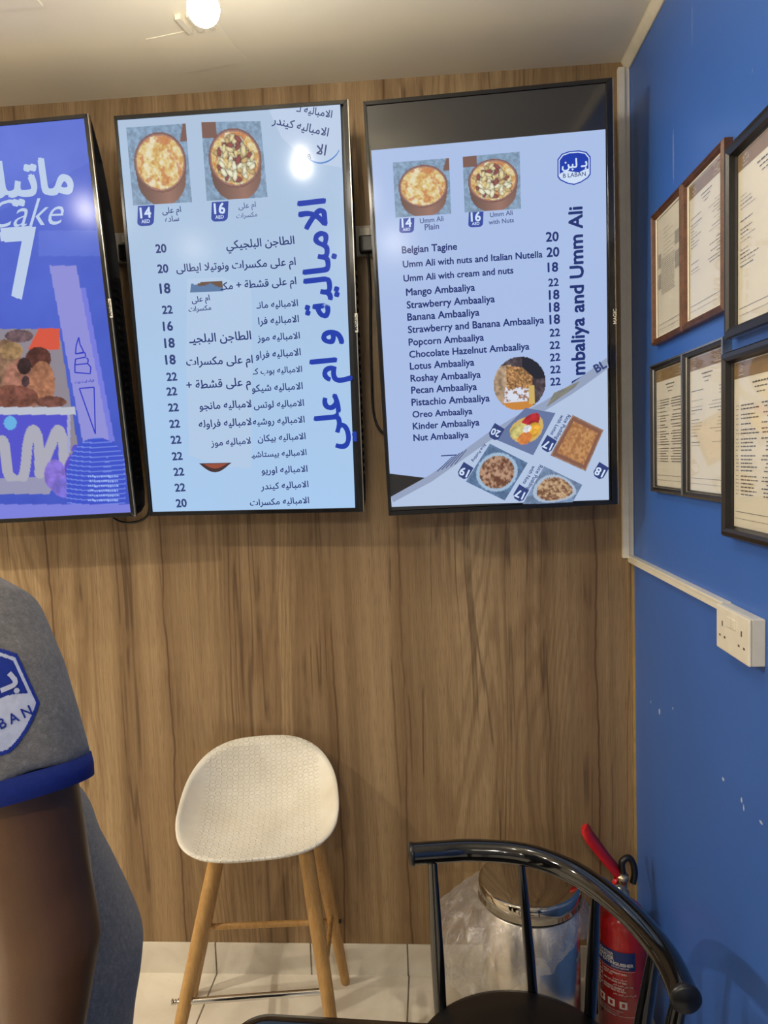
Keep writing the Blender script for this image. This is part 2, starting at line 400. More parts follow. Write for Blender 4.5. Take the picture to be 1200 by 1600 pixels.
# ceiling details
pn = MB().box((-1.42, 1.14, HC-0.004), (-0.86, 1.668, HC)).build('access_panel', M_CEIL, loc=(-1.1, 1.4, HC))
tag(pn, 'thin square access hatch flush in the cream ceiling above the left screen', 'ceiling hatch')
cp = thing('ceiling_cover_plate', (-0.56, 1.89, HC), 'pale square cover plate on the ceiling between bulb and menu screens', 'cover plate')
def plate_fr(x, y, z): 
    a = -0.19; return (-0.565+x*math.cos(a)-y*math.sin(a), 1.89+x*math.sin(a)+y*math.cos(a), HC+z)
MB().box((-0.10, -0.085, -0.0012), (0.10, 0.085, 0), 0, plate_fr).build('plate', M_CEIL, cp)
for x in (0.02, 0.05, 0.08): MB().box((x, -0.15, -0.012), (x+0.014, -0.088, 0), 0, plate_fr).build('mounting_tab', M_CREAM, cp)

# ------------------------------------------------------------------ wall screens
TVS = dict(a=((-1.205, 1.985, 2.024), 0.081, -0.002, 0.020, 0.645, 1.109),
           b=((-0.512, 1.999, 2.025), 0.087, -0.021, -0.010, 0.645, 1.110),
           c=((0.190, 1.972, 2.016), 0.075, -0.007, 0.021, 0.645, 1.108))
STANDOFF = dict(a=0.953, b=0.965, c=0.965)       # the tilted brackets hold the screens well off the wall
def tv_axes(key):
    c, t, ya, ro, w, h = TVS[key]; k = STANDOFF[key]; c = CAMP+(np.array(c)-CAMP)*k; w *= k; h *= k
    u = np.array([math.cos(ya), math.sin(ya), 0]); up = np.array([0, -math.sin(t), math.cos(t)])
    up = up-u*(up@u); up /= np.linalg.norm(up)
    return np.array(c), u*math.cos(ro)+up*math.sin(ro), -u*math.sin(ro)+up*math.cos(ro), w, h
def make_tv(key, label, rb=0.012):
    c, u, n, w, h = tv_axes(key); ww = np.cross(u, n)
    P = lambda x, y, z: tuple(c+u*x+n*y+ww*z)
    root = thing('wall_screen', P(0, 0, -0.04), label, 'screen', 'portrait menu screens on the wood wall')
    b = MB(); DB = -0.092
    prof = [(h/2-0.003, -0.0102), (h/2-0.012, -0.024), (h/2-0.10, -0.062), (h/2-0.22, -0.086), (h/2-0.30, DB), (-h/2+0.06, DB), (-h/2+0.02, -0.082), (-h/2+0.006, -0.05), (-h/2+0.003, -0.0102)]
    b.loft([[P(x, y*k, z if z > -0.02 else z*kz) for y, z in prof] for x, k, kz in ((-w/2+0.012, 0.99, 0.985), (-w/2+0.003, 1, 0.96), (w/2-0.003, 1, 0.96), (w/2-0.012, 0.99, 0.985))], smooth=False)
    for i in range(26):                                   # vent ribs along the right side of the casing
        y = -h/2+0.10+i*0.022; b.box((w/2-0.0035, y, DB*0.9), (w/2-0.0015, y+0.009, DB*0.45), 0, P)
    b.build('housing', M_BLACKP, root)
    b = MB(); lb, bb_, tb = 0.008, 0.012, 0.010      # bezel: four mitred bars
    o = [(-w/2, -h/2), (w/2, -h/2), (w/2, h/2), (-w/2, h/2)]; i_ = [(-w/2+lb, -h/2+bb_), (w/2-rb, -h/2+bb_), (w/2-rb, h/2-tb), (-w/2+lb, h/2-tb)]
    for k in range(4):
        j = (k+1) % 4
        q = [o[k], o[j], i_[j], i_[k]]
        V = [P(x, y, 0.004) for x, y in q]+[P(x, y, -0.0105) for x, y in q]
        b.add(V, [(0, 1, 2, 3), (7, 6, 5, 4), (0, 4, 5, 1), (1, 5, 6, 2), (2, 6, 7, 3), (3, 7, 4, 0)])
    b.build('bezel', nm('bezel_black', rgb(24, 23, 24), 0.16, 0.15), root, bevel=0.0008)
    MB().box((w/2-0.001, -h/2, -0.004), (w/2+0.0012, h/2, 0.0042), 0, P).build('edge_highlight', M_SILVER, root)  # silver strip stands in for the specular line on the bezel edge
    # wall mount: two rails and a plate reaching the wall
    b = MB(); d0 = -0.058
    for x in (-0.14, 0.14):
        for y in (-0.2, 0.2):
            A = np.array(P(x, y, DB));  b.box((A[0]-0.02, A[1]-0.004, A[2]-0.03), (A[0]+0.02, YB, A[2]+0.03))
    b.box((c[0]-0.18, YB-0.006, c[2]-0.26), (c[0]+0.18, YB, c[2]+0.26))
    b.build('wall_mount', M_BLACKP, root)
    return root, Screen(c, u, n), P, w, h

# ---- pictures
def bowl(nuts, warm=1.0):
    rs = np.random.RandomState(11 if nuts else 5); N = [(rs.rand(), rs.rand(), rs.rand()*3.14, rs.rand(), rs.randint(0, 4)) for _ in range(70)]
    def fn(U, V, X, Y):
        c = np.zeros(U.shape+(3,)); g = fbm(U*22, V*22)
        c[:] = np.array([0.50, 0.60, 0.70]); c *= (0.72+0.5*g)[..., None]
        tw = (U+V*0.3 > 0.95) & (V < 0.22) if not nuts else (U < 0.25) & (V < 0.2); c[tw] = np.array([0.45, 0.30, 0.24])
        cx, cy = 0.52, 0.47; rx, ry = 0.44, 0.385
        for dy in np.linspace(0.20, 0, 12):
            sq = 1-0.35*dy; e = ((U-cx)/(rx*sq))**2+((V-cy-dy)/(ry*sq))**2 < 1
            sh = 0.95-0.7*np.abs(U-cx-0.1); c[e] = (np.array([0.62, 0.43, 0.35])*sh[..., None])[e]
        r2 = ((U-cx)/rx)**2+((V-cy)/ry)**2
        e = r2 < 1; c[e] = np.array([0.46, 0.29, 0.24])
        e = r2 < 0.90; c[e] = np.array([0.60, 0.42, 0.36])
        f = fbm(U*11, V*11); f2 = fbm(U*26+4, V*26+8)
        lo = np.array([0.78, 0.54, 0.26]); hi = np.array([0.92, 0.86, 0.70]); mid = np.array([0.87, 0.74, 0.42])
        k = np.clip((0.6*f+0.4*f2-0.32)/0.3, 0, 1)[..., None]
        cc = np.where(k < 0.5, lo+(mid-lo)*k*2, mid+(hi-mid)*(k-0.5)*2)
        red = np.clip((fbm(U*7+20, V*7)-0.58)/0.08, 0, 1)[..., None]; cc = cc*(1-red*0.6)+np.array([0.74, 0.36, 0.18])*red*0.6
        e = r2 < 0.80; c[e] = cc[e]
        if nuts:
            pal = [np.array([0.90, 0.82, 0.58]), np.array([0.80, 0.66, 0.40]), np.array([0.55, 0.26, 0.22]), np.array([0.93, 0.90, 0.74])]
            for (a, b_, th, s, k_) in N:
                rr = math.sqrt(a)*0.72; x = cx+rx*rr*math.cos(b_*6.28); y = cy+ry*rr*math.sin(b_*6.28)
                du, dv = U-x, V-y; p = du*math.cos(th)+dv*math.sin(th); q = -du*math.sin(th)+dv*math.cos(th)
                d = (p/(0.05+0.03*s))**2+(q/(0.028+0.012*s))**2
                c[d < 1.5] *= 0.72
                c[d < 1] = pal[k_]*(1.05-0.25*np.clip(d, 0, 1))[d < 1][..., None]
        c = c*0.86+np.array([0.62, 0.70, 0.82])*0.16
        return c, None
    return fn
def flat_fn(c0, c1, seed=0, sc_=6):
    def fn(U, V, X, Y):
        k = fbm(U*sc_+seed, V*sc_)[..., None]; return np.array(c0)*(1-k)+np.array(c1)*k, None
    return fn
def page_fn(c0, c1):
    def fn(U, V, X, Y):
        k = (V+0.35*fbm(U*4, V*6)-0.17)[..., None]; return np.clip(np.array(c0)*(1-k)+np.array(c1)*k, 0, 1), None
    return fn

def badge(S, cx, top, w, h, num, m=E_BADGE):
    S.poly([(cx+x-y*0.04, top+y-x*0.06) for x, y in shield(w, h)], m, 0.0010)
    S.text(num, (cx-w*0.33, top+h*0.60+0.6), (cx+w*0.30, top+h*0.60-0.6), E_WHITE, 0.0016, 0.03)
    S.text('AED', (cx-w*0.26-0.5, top+h*0.87), (cx+w*0.22, top+h*0.86-0.6), E_WHITE, 0.0016, 0.02)

# ---- middle screen (Arabic menu)
root, S, P, w, h = make_tv('b', 'portrait menu screen with Arabic price list, middle of the three wall screens')
TVB = root
S.paint([(183.5, 188), (531.5, 163.5), (555, 796), (239, 801)], 24, 44, page_fn((0.68, 0.76, 0.86), (0.66, 0.79, 0.93)), E_PIC, 0.0006)
S.paint([(197, 199.5), (290, 193), (300, 316), (208, 321)], 80, 96, bowl(False), E_PIC, 0.0009)
S.paint([(314.5, 191), (407, 189), (418, 308), (323, 314)], 80, 96, bowl(True), E_PIC, 0.0009)
badge(S, 228.5, 321, 26, 32, '14'); badge(S, 344, 315, 26, 31, '16')
for t, a, b2 in (('ام على', (254, 334), (283, 331)), ('ساده', (258.5, 347), (280, 345)), ('ام على', (373, 326.5), (400, 323)), ('مكسرات', (369.5, 341), (402, 338)),):
    S.text(t, a, b2, E_GREY if a[0] > 300 else E_NAVY2, bold=0.015)
L = [('الطاجن البلجيكي', (354, 389), (460, 381)), ('ام على مكسرات ونوتيلا ايطالى', (276, 425), (462, 414)), ('ام على قشطة + مكـ', (345, 453), (463, 444)),
     ('الامباليه مانـ', (401, 482), (465.5, 478)), ('الامباليه فرا', (404, 507), (467, 503)), ('الامباليه موز', (402.5, 533), (468.5, 529)),
     ('الامباليه فراو', (400, 560), (470, 555)), ('الامباليه بوب كـ', (395, 585), (472, 581)), ('الامباليه شيكو', (394, 612), (473, 608)),
     ('الامباليه لوتس', (397, 638), (475, 634)), ('الامباليه روشيه', (395.5, 664), (476, 660)), ('الامباليه بيكان', (403, 690), (477.5, 686)),
     ('الامباليه بيستاشيـ', (391, 715), (479, 711)), ('الامباليه اوريو', (409, 740), (480.5, 737)), ('الامباليه كيندر', (408, 765), (482, 761)), ('الامباليه مكسرات', (391, 790), (483, 786))]
for t, a, b2 in L: S.text(t, a, b2, E_NAVY, 0.0024 if '+' in t else 0.0012)
PR = [('20', 252, 394.5, 16), ('20', 255, 426, 16), ('18', 258.5, 458, 15.5), ('22', 262, 490, 15.5), ('16', 263, 516.5, 14.5), ('18', 265.5, 543, 15), ('18', 267, 569, 15), ('22', 269, 594.5, 15.5),
      ('22', 269, 617.5, 15.5), ('22', 271.5, 642.5, 15.5), ('22', 273.5, 668, 15.5), ('22', 275.5, 693, 15.5), ('22', 277.5, 718.5, 15.5), ('22', 280, 743, 15.5), ('22', 282, 767.5, 15.5), ('20', 284, 792, 16)]
for t, x, y, ww_ in PR: S.text(t, (x-ww_/2, y+0.5), (x+ww_/2, y-0.5), E_NAVY2, bold=0.034)
# the torn patch of an older slide in the middle of the page
S.poly([(292, 436), (348, 433), (392, 452), (394, 480), (393, 732), (352, 729), (296, 712), (291, 560)][::-1], emis('screen_patch', tuple(nlin(np.array([0.70, 0.79, 0.90])))), 0.0014)
S.paint([(299, 440), (347, 437), (349, 455), (297, 457)], 24, 10, lambda U, V, X, Y: (np.where((V > 0.35*np.abs(np.sin(U*5))+0.35*U)[..., None], np.array([0.36, 0.48, 0.64]), np.array([0.42, 0.33, 0.28])), (V > 0.30*(1-U)**2*np.abs(np.sin(U*9)))), E_PIC, 0.0018)
for t, a, b2 in (('ام على', (300, 473), (328, 469)), ('مكسرات', (295, 487), (330, 484)), ('الطاجن البلجيـ', (296, 536), (392.5, 530)), ('ام على مكسرات', (291.5, 571), (395, 567)),
                 ('م على قشطة +', (292, 608), (392, 602)), ('لامباليه مانجو', (312, 640), (393, 636)), ('لامباليه فراوله', (311, 668), (393, 664)), ('لامباليه موز', (330, 697), (392, 693))):
    S.text(t, a, b2, E_NAVY, 0.0022)
S.poly([(311, 724)]+[(311+51*k/10, 724+math.sin(math.pi*k/10)*15-0.2*k) for k in range(1, 10)]+[(362, 723)], emis('screen_bowl', rgb(70, 50, 52)), 0.0020)
S.poly([(318, 725)]+[(318+38*k/8, 725+math.sin(math.pi*k/8)*8-0.2*k) for k in range(1, 8)]+[(356, 724)], emis('screen_bowl_food', rgb(150, 78, 60)), 0.0024)
# curled corner with slanting lines of the next slide
S.poly([(420, 171), (531.5, 163.5), (535, 262), (505, 257), (472, 245), (440, 215)], emis('screen_curl', tuple(nlin(np.array([0.73, 0.80, 0.90])))), 0.0009)
S.text('الامباليه اـ', (463, 174), (518, 184), E_NAVY2); S.text('الامباليه كيندر', (425, 193), (512, 213), E_NAVY2)
S.text('الا', (493, 240), (508, 243), E_NAVY2)
arc = [(477+53*k/12, 236+20*math.sin(math.pi*min(1, k/12*0.9+0.1))**0.7) for k in range(13)]
S.poly(arc+[(x, y-2.6) for x, y in arc[::-1]], emis('screen_light_blue', rgb(70, 130, 200)), 0.0014)
S.text('B', (481, 249), (486, 248.5), E_NAVY2)
S.text('الامبالية و ام علي', (535, 700), (507.5, 311), E_ROYAL, bold=0.03)
S.mb.build('display', S.mats, root)
e = thing
b = MB(); b.box((w/2-0.004, -0.045, 0.004), (w/2+0.004, 0.005, 0.0062), 0, P); badge_b = b.build('brand_label', M_WHITEP, root, bevel=0.002)

def side_text(root, P, w, t, y0, y1, m):
    v, f = glyphs(t, 0.02); x0, x1 = v[:, 0].min(), v[:, 0].max(); k = (y1-y0)/(x1-x0)
    b = MB(); b.add([P(w/2-0.0015-q[1]*k*1.0+0.0028, y0+(q[0]-x0)*k, 0.0068) for q in v], f); return b.build('brand_lettering', m, root)
side_text(badge_b, P, w, 'MAGIC', -0.040, 0.0, M_BLACKP)

# ---- right screen (English menu)
root, S, P, w, h = make_tv('c', 'portrait menu screen with English price list and a curling page, beside the blue wall', rb=0.016)
TVC = root
S.poly([(571.5, 166), (948, 130), (953.5, 780), (610.5, 798)], E_OFF, 0.0006)
S.paint([(580, 235), (946, 202), (951, 781), (609, 740)], 24, 44, page_fn((0.67, 0.75, 0.90), (0.66, 0.74, 0.90)), E_PIC, 0.0009)
S.paint([(613.7, 254), (701.5, 247), (705, 334), (618, 340)], 80, 80, bowl(False), E_PIC, 0.0012)
S.paint([(723, 245), (812, 237), (814, 326), (726, 332)], 80, 80, bowl(True), E_PIC, 0.0012)
badge(S, 636, 341, 23, 23, '14'); badge(S, 744, 331, 23, 24, '16')
for t, a, b2 in (('Umm Ali', (656.5, 349), (693, 345)), ('Plain', (664, 359.5), (686, 357.5)), ('Umm Ali', (766, 339.5), (801, 335.5)), ('with Nuts', (764, 351), (803, 347))): S.text(t, a, b2, E_GREY, 0.0014, 0.024)
for t, a, b2 in (('Belgian Tagine', (628.5, 396), (714, 390)), ('Umm Ali with nuts and Italian Nutella', (630, 418), (847.5, 402)), ('Umm Ali with cream and nuts', (631, 440), (802, 427)),
                 ('Mango Ambaaliya', (635, 462), (742, 454)), ('Strawberry Ambaaliya', (636, 482), (773, 472)), ('Banana Ambaaliya', (637, 501), (749, 493)), ('Strawberry and Banana Ambaaliya', (638, 520.5), (850, 505)),
                 ('Popcorn Ambaaliya', (639, 540), (756, 532)), ('Chocolate Hazelnut Ambaaliya', (640, 559), (827, 546)), ('Lotus Ambaaliya', (641, 577.5), (741, 571)), ('Roshay Ambaaliya', (642, 596.5), (751, 590)),
                 ('Pecan Ambaaliya', (643, 615), (745, 609)), ('Pistachio Ambaaliya', (643.5, 634), (765, 627)), ('Oreo Ambaaliya', (645, 652.5), (738, 647)), ('Kinder Ambaaliya', (645.5, 671), (749, 664.5)), ('Nut Ambaaliya', (646.5, 689), (732, 684))):
    S.text(t, a, b2, E_NAVY, 0.0014, 0.026)
for i, (t, x, y) in enumerate([('20', 863, 377), ('20', 864, 401), ('18', 864, 424.5), ('22', 865, 447), ('18', 866, 467.5), ('18', 866.5, 487), ('18', 867, 506), ('22', 867, 525.5), ('22', 867, 545), ('22', 867.5, 564), ('22', 868, 583), ('22', 868, 602)]):
    ww_ = 19 if i < 2 else 15.5; S.text(t, (x-ww_/2, y+0.5), (x+ww_/2, y-0.7), E_NAVY, 0.0014, 0.03)
S.text('Ambaliya and Umm Ali', (914.5, 606), (909.5, 323), E_NAVY, 0.0014, 0.03)
S.poly([(689, 711.5), (714, 710), (714, 711.5), (689, 713)], E_NAVY, 0.0012)
# shop emblem
def emblem(S, cx, cy, sx, sy, tilt, lift):
    def q(x, y): return (cx+sx*x+tilt*y*sx*0.3, cy+sy*y-x*sx*0.08)
    def outline(k):
        pts = []
        for x, y in ((-1, -0.55), (-0.75, -0.86), (-0.3, -0.98), (0.3, -0.98), (0.75, -0.86), (1, -0.55), (1, 0.45), (0.85, 0.66), (0.4, 0.9), (0, 1.0), (-0.4, 0.9), (-0.85, 0.66), (-1, 0.45)): pts.append(q(x*k, y*k))
        return pts
    S.poly(outline(1.0), E_ROYAL, lift); S.poly(outline(0.93), E_WHITE, lift+0.0002)
    S.poly(outline(0.87), E_ROYAL, lift+0.0004)
    S.poly([q(-0.85, 0.28), q(-0.5, 0.14), q(-0.1, 0.22), q(0.3, 0.30), q(0.6, 0.16), q(0.86, 0.12), q(0.87, 0.40), q(0.72, 0.58), q(0.35, 0.78), q(0, 0.87), q(-0.35, 0.78), q(-0.72, 0.58), q(-0.87, 0.40)], E_WHITE, lift+0.0006)
    S.text('بـ لبن', q(-0.72, 0.0), q(0.78, -0.02), E_WHITE, lift+0.0008, 0.03)
    S.text('B LABAN', q(-0.66, 0.54), q(0.70, 0.52), E_NAVY, lift+0.0008, 0.01)
emblem(S, 897, 262, 26, 27, 0.0, 0.0012)
def circ_fn(U, V, X, Y):
    c = np.zeros(U.shape+(3,)); g = fbm(U*14, V*14); c[:] = np.array([0.30, 0.26, 0.28]); c += (g[..., None]-0.5)*0.3
    e = (U < 0.35) & (V > 0.15); c[e] = (np.array([0.66, 0.56, 0.46])*(0.6+0.8*g)[..., None])[e]
    e = (U > 0.25) & (U < 0.75) & (V > 0.1+0.2*U); gg = fbm(U*40, V*40); c[e] = (np.array([0.62, 0.46, 0.30])*(0.25+1.5*gg)[..., None])[e]
    e = (V > 0.58+0.10*np.sin(U*22)*0.3) & (V < 0.84) & (U > 0.18+0.1*(1-V)) & (U < 0.66); c[e] = np.array([0.84, 0.86, 0.92])
    e = e & (fbm(U*20+3, V*20) > 0.60); c[e] = np.array([0.60, 0.44, 0.34])
    e = (U > 0.55) & (V < 0.45) & (U > 0.35+V); c[e] = np.array([0.16, 0.16, 0.20])
    e = (V > 0.84) & (U > 0.2) & (U < 0.75); c[e] = np.array([0.78, 0.52, 0.24])
    e = (V > 0.55) & (V < 0.9) & (U > 0.66) & (U < 0.78); c[e] = np.array([0.80, 0.68, 0.40])
    return c, (U-0.5)**2+(V-0.5)**2 < 0.25
S.paint([(769, 560), (852, 553), (855, 638), (772, 645)], 64, 64, circ_fn, E_PIC, 0.0014)
# the curling page: its back shows the next slide upside down
fold = [(611, 776), (672, 742), (716, 710), (760, 678), (806, 650), (850, 627), (888, 603), (912, 586), (948, 559)]
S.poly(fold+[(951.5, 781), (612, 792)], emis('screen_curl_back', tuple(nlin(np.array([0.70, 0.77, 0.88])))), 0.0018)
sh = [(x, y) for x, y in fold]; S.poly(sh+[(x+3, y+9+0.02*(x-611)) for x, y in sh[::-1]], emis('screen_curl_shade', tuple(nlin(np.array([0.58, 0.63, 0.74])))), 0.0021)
def dish_fn(rim, fill, fill2, bgc, seed, sq=False):
    def fn(U, V, X, Y):
        c = np.zeros(U.shape+(3,)); g = fbm(U*12+seed, V*12); c[:] = np.array(bgc); c *= (0.75+0.5*g)[..., None]
        r2 = np.maximum(np.abs(U-0.5), np.abs(V-0.5))**2*4.6 if sq else ((U-0.5)/0.46)**2+((V-0.5)/0.46)**2
        e = r2 < 1; c[e] = np.array(rim)
        k = np.clip((fbm(U*16+seed, V*16)-0.35)/0.3, 0, 1)[..., None]; cc = np.array(fill)*(1-k)+np.array(fill2)*k
        e = r2 < 0.70; c[e] = cc[e]
        return c, None
    return fn
def fruit_fn(U, V, X, Y):
    c = np.zeros(U.shape+(3,)); g = fbm(U*10, V*10); c[:] = np.array([0.40, 0.46, 0.62])
    e = ((U-0.5)/0.4)**2+((V-0.5)/0.36)**2 < 1; c[e] = np.array([0.80, 0.68, 0.40])
    for (x, y, r, k) in ((0.45, 0.3, 0.22, (0.66, 0.18, 0.2)), (0.65, 0.5, 0.2, (0.88, 0.66, 0.24)), (0.35, 0.6, 0.2, (0.76, 0.72, 0.45)), (0.6, 0.72, 0.16, (0.82, 0.50, 0.26)), (0.5, 0.5, 0.1, (0.88, 0.88, 0.9))):
        e = (U-x)**2+(V-y)**2 < r*r; c[e] = (np.array(k)*(0.7+0.6*g)[..., None])[e]
    return c, None
def qd(*p): return [(570+a*410/1200, 450+b_*370/1083) for a, b_ in p]
S.paint(qd((735, 548), (872, 572), (770, 765), (592, 690)), 48, 48, fruit_fn, E_PIC, 0.0024)
S.paint(qd((950, 580), (1092, 650), (1010, 838), (848, 765)), 48, 48, dish_fn((0.52, 0.36, 0.30), (0.62, 0.42, 0.27), (0.76, 0.57, 0.38), (0.58, 0.48, 0.42), 3, True), E_PIC, 0.0024)
S.paint(qd((572, 712), (745, 800), (640, 972), (462, 885)), 48, 48, dish_fn((0.62, 0.72, 0.82), (0.40, 0.26, 0.20), (0.72, 0.58, 0.48), (0.36, 0.46, 0.60), 9), E_PIC, 0.0024)
S.paint(qd((820, 815), (995, 900), (948, 985), (722, 988)), 48, 32, dish_fn((0.66, 0.72, 0.80), (0.44, 0.30, 0.22), (0.78, 0.66, 0.52), (0.44, 0.52, 0.64), 17), E_PIC, 0.0024)
S.paint(qd((865, 480), (985, 425), (960, 455), (830, 545)), 20, 8, flat_fn((0.38, 0.44, 0.5), (0.62, 0.56, 0.44)), E_PIC, 0.0024)
for cx, cy, num in ((840, 715, '17'), (458, 838, '19'), (712, 940, '17'), (1078, 838, '18'), (600, 660, '20')):
    pts = qd(*[(cx+x*0.8-y*0.5, cy+x*0.5+y*0.85) for x, y in ((-28, -34), (28, -34), (28, 20), (14, 34), (-14, 34), (-28, 20))]); S.poly(pts, E_NAVY2, 0.0026)
    a, b2 = qd((cx+22, cy-4), (cx-14, cy-20)); S.text(num, a, b2, E_WHITE, 0.0030, 0.03, flip=False)
for t, p0, p1 in (('Rice Pudding', (868, 690), (928, 578)), ('with Lotus', (848, 668), (898, 580)), ('Rice Pudding', (738, 922), (800, 808)), ('with Nuts', (722, 892), (768, 812)), ('Rice Pudding', (488, 790), (545, 712))):
    a, b2 = qd(p1, p0); S.text(t, a, b2, E_NAVY2, 0.0026, 0.02)
for i in range(5):
    a, b2 = qd((330+20*i, 838-8*i), (400+16*i, 770-8*i)); S.poly([a, b2, (b2[0]+0.6, b2[1]+1), (a[0]+0.6, a[1]+1)], E_NAVY2, 0.0026)
a, b2 = qd((1062, 388), (1108, 360)); S.text('BL', a, b2, E_NAVY2, 0.0026, 0.03)
S.mb.build('display', S.mats, root)
side_text(root, P, w, 'MAGIC', -0.06, -0.022, M_WHITEP)

# ---- left screen (blue cake advert), partly outside the picture
root, S, P, w, h = make_tv('a', 'portrait screen with blue cake advert, partly cut off at the left edge')
TVA = root
def advert(U, V, X, Y):
    c = np.zeros(U.shape+(3,)); c[:] = np.array([0.30, 0.38, 0.78])
    c += ((0.5-V)*0.10)[..., None]*np.array([1, 1, 0.6]); c += ((fbm(U*5, V*9)-0.5)*0.06)[..., None]
    e = (Y < 330-0.55*X) ; c[e] += np.array([0.03, 0.03, 0.02])
    x0 = 78+(Y-420)*0.19; e = (X > x0) & (X < x0+42) & (Y > 415) & (Y < 700); c[e] = np.array([0.56, 0.56, 0.84])     # pale band
    e = (X > x0+42) & (X < x0+50) & (Y > 450) & (Y < 690); c[e] = np.array([0.46, 0.48, 0.86])
    e = (Y > 360) & (Y < 400) & (X > 60) & (Y > 300+0.35*X); c[e] += np.array([0.05, 0.05, 0.03])
    e = (X < 118+(Y-514)*0.05) & (Y > 514) & (Y < 720) & (X < 92+(Y-514)*0.16); c[e] = np.array([0.55, 0.52, 0.56])   # picture panel
    e = (X > 60-(Y-514)*0.5) & (X < 93) & (Y > 513) & (Y < 546+ (X-60)*0.02); c[e] = np.array([0.82, 0.34, 0.26])
    g = fbm(X/9, Y/9)
    for (x, y, rx, ry, k) in ((8, 575, 26, 45, (0.52, 0.40, 0.32)), (38, 600, 34, 40, (0.58, 0.40, 0.34)), (60, 560, 20, 18, (0.34, 0.20, 0.18)), (66, 600, 20, 36, (0.62, 0.42, 0.32)), (20, 620, 40, 18, (0.45, 0.28, 0.24)), (38, 572, 11, 13, (0.20, 0.14, 0.15)), (30, 525, 22, 10, (0.40, 0.32, 0.34)), (80, 628, 24, 9, (0.42, 0.27, 0.24)), (18, 548, 18, 14, (0.60, 0.48, 0.34)), (40, 596, 6, 9, (0.28, 0.2, 0.22))):
        e = ((X-x)/rx)**2+((Y-y)/ry)**2 < 1; c[e] = (np.array(k)*(0.62+0.8*g)[..., None])[e]
    e = (Y > 642) & (Y < 752) & (X < 110-(Y-642)*0.03); c[e] = np.array([0.32, 0.32, 0.78])                          # tub
    e = (Y > 700) & (Y < 772) & (X < 96-(Y-740)*0.6) & (Y > 748-0.05*X); c[e] = np.array([0.58, 0.58, 0.70])
    lt = np.zeros(U.shape, bool)
    for (pts, r) in (([(-5, 690), (6, 692), (14, 742), (36, 745), (44, 690), (52, 672), (60, 690), (62, 740)], 8), ([(62, 740), (78, 700), (90, 672), (98, 690), (100, 730)], 8)):
        cp_ = catmull([(a, b_, 0) for a, b_ in pts], 14)
        for p in cp_: lt |= (X-p.x)**2+(Y-p.y)**2 < r*r
    c[lt & (Y < 752)] = np.array([0.66, 0.66, 0.72])
    e = ((X-16)/10)**2+((Y-661)/11)**2 < 1; c[e] = np.array([0.40, 0.68, 0.88])
    e = (Y > 636) & (Y < 648) & (X < 118); c[e] = np.array([0.72, 0.74, 0.80]); e = (X > 105) & (X < 110) & (Y > 648) & (Y < 708); c[e] = np.array([0.62, 0.63, 0.80])
    for (x, y, rx, ry, k) in ((118, 738, 18, 30, (0.34, 0.28, 0.74)), (86, 742, 17, 24, (0.52, 0.44, 0.82)), (122, 702, 10, 8, (0.36, 0.32, 0.8)), (104, 762, 22, 16, (0.46, 0.42, 0.80))):
        e = ((X-x)/rx)**2+((Y-y)/ry)**2 < 1; c[e] = (np.array(k)*(0.8+0.4*g)[..., None])[e]
    e = (((X-152)/44)**2+((Y-730)/46)**2 < 1) | ((np.abs(X-150) < 46) & (Y > 730) & (Y < 792)); c[e] = np.array([0.24, 0.32, 0.78])
    e2 = e & (np.abs(np.sin(Y*0.42+0.0008*(X-150)**2)) > 0.93); c[e2] = np.array([0.45, 0.54, 0.88])
    e2 = (Y > 742) & (Y < 786) & (np.abs(X-162) < 24) & (np.abs(np.sin(X*0.9)) > 0.6) & (np.abs(np.sin(Y*0.42)) > 0.8); c[e2] = np.array([0.62, 0.72, 0.95])
    e = (Y > 788) ; c[e] = np.array([0.48, 0.50, 0.86])
    return c, None
S.paint([(-210, 205), (131, 182), (206, 803), (-140, 826)], 230, 420, advert, E_PIC, 0.0006)
S.text('ماتيلدا كيك', (-190, 318), (114, 301), E_PALE, 0.0012, 0.035)
S.text('Matilda Cake', (-196, 366), (102, 350), E_PALE, 0.0012, -0.004, 0.45)
S.text('17', (-22, 467), (66, 461), E_PALE, 0.0012, 0.035, stretch=1.25)
def outline(S, pts, wd, m, lift):
    cp_ = pts
    for (x0, y0), (x1, y1) in zip(cp_[:-1], cp_[1:]):
        d = math.hypot(x1-x0, y1-y0) or 1; nx, ny = -(y1-y0)/d*wd/2, (x1-x0)/d*wd/2
        S.poly([(x0+nx, y0+ny), (x1+nx, y1+ny), (x1-nx, y1-ny), (x0-nx, y0-ny)], m, lift)
EL = emis('screen_line_blue', rgb(52, 62, 190))
outline(S, [(118, 553), (119, 540), (123, 527), (125, 538), (131, 550), (118, 553), (133, 551), (134, 558), (118, 561), (117, 570), (137, 568), (138, 562), (135, 559)], 2, EL, 0.0012)
outline(S, [(117, 570), (117, 582), (141, 584), (142, 574), (137, 568)], 2, EL, 0.0012)
outline(S, [(124, 607), (147, 605), (149, 678), (124, 607)], 2, EL, 0.0012)
S.text('فيك ليت زيت', (117, 599), (147, 596), EL, 0.0012, 0.03)
S.mb.build('display', S.mats, root)
bl = MB().box((w/2-0.004, 0.015, 0.004), (w/2+0.004, 0.065, 0.0062), 0, P).build('brand_label', M_WHITEP, root, bevel=0.002)
side_text(bl, P, w, 'MAGIC', 0.02, 0.06, M_BLACKP)

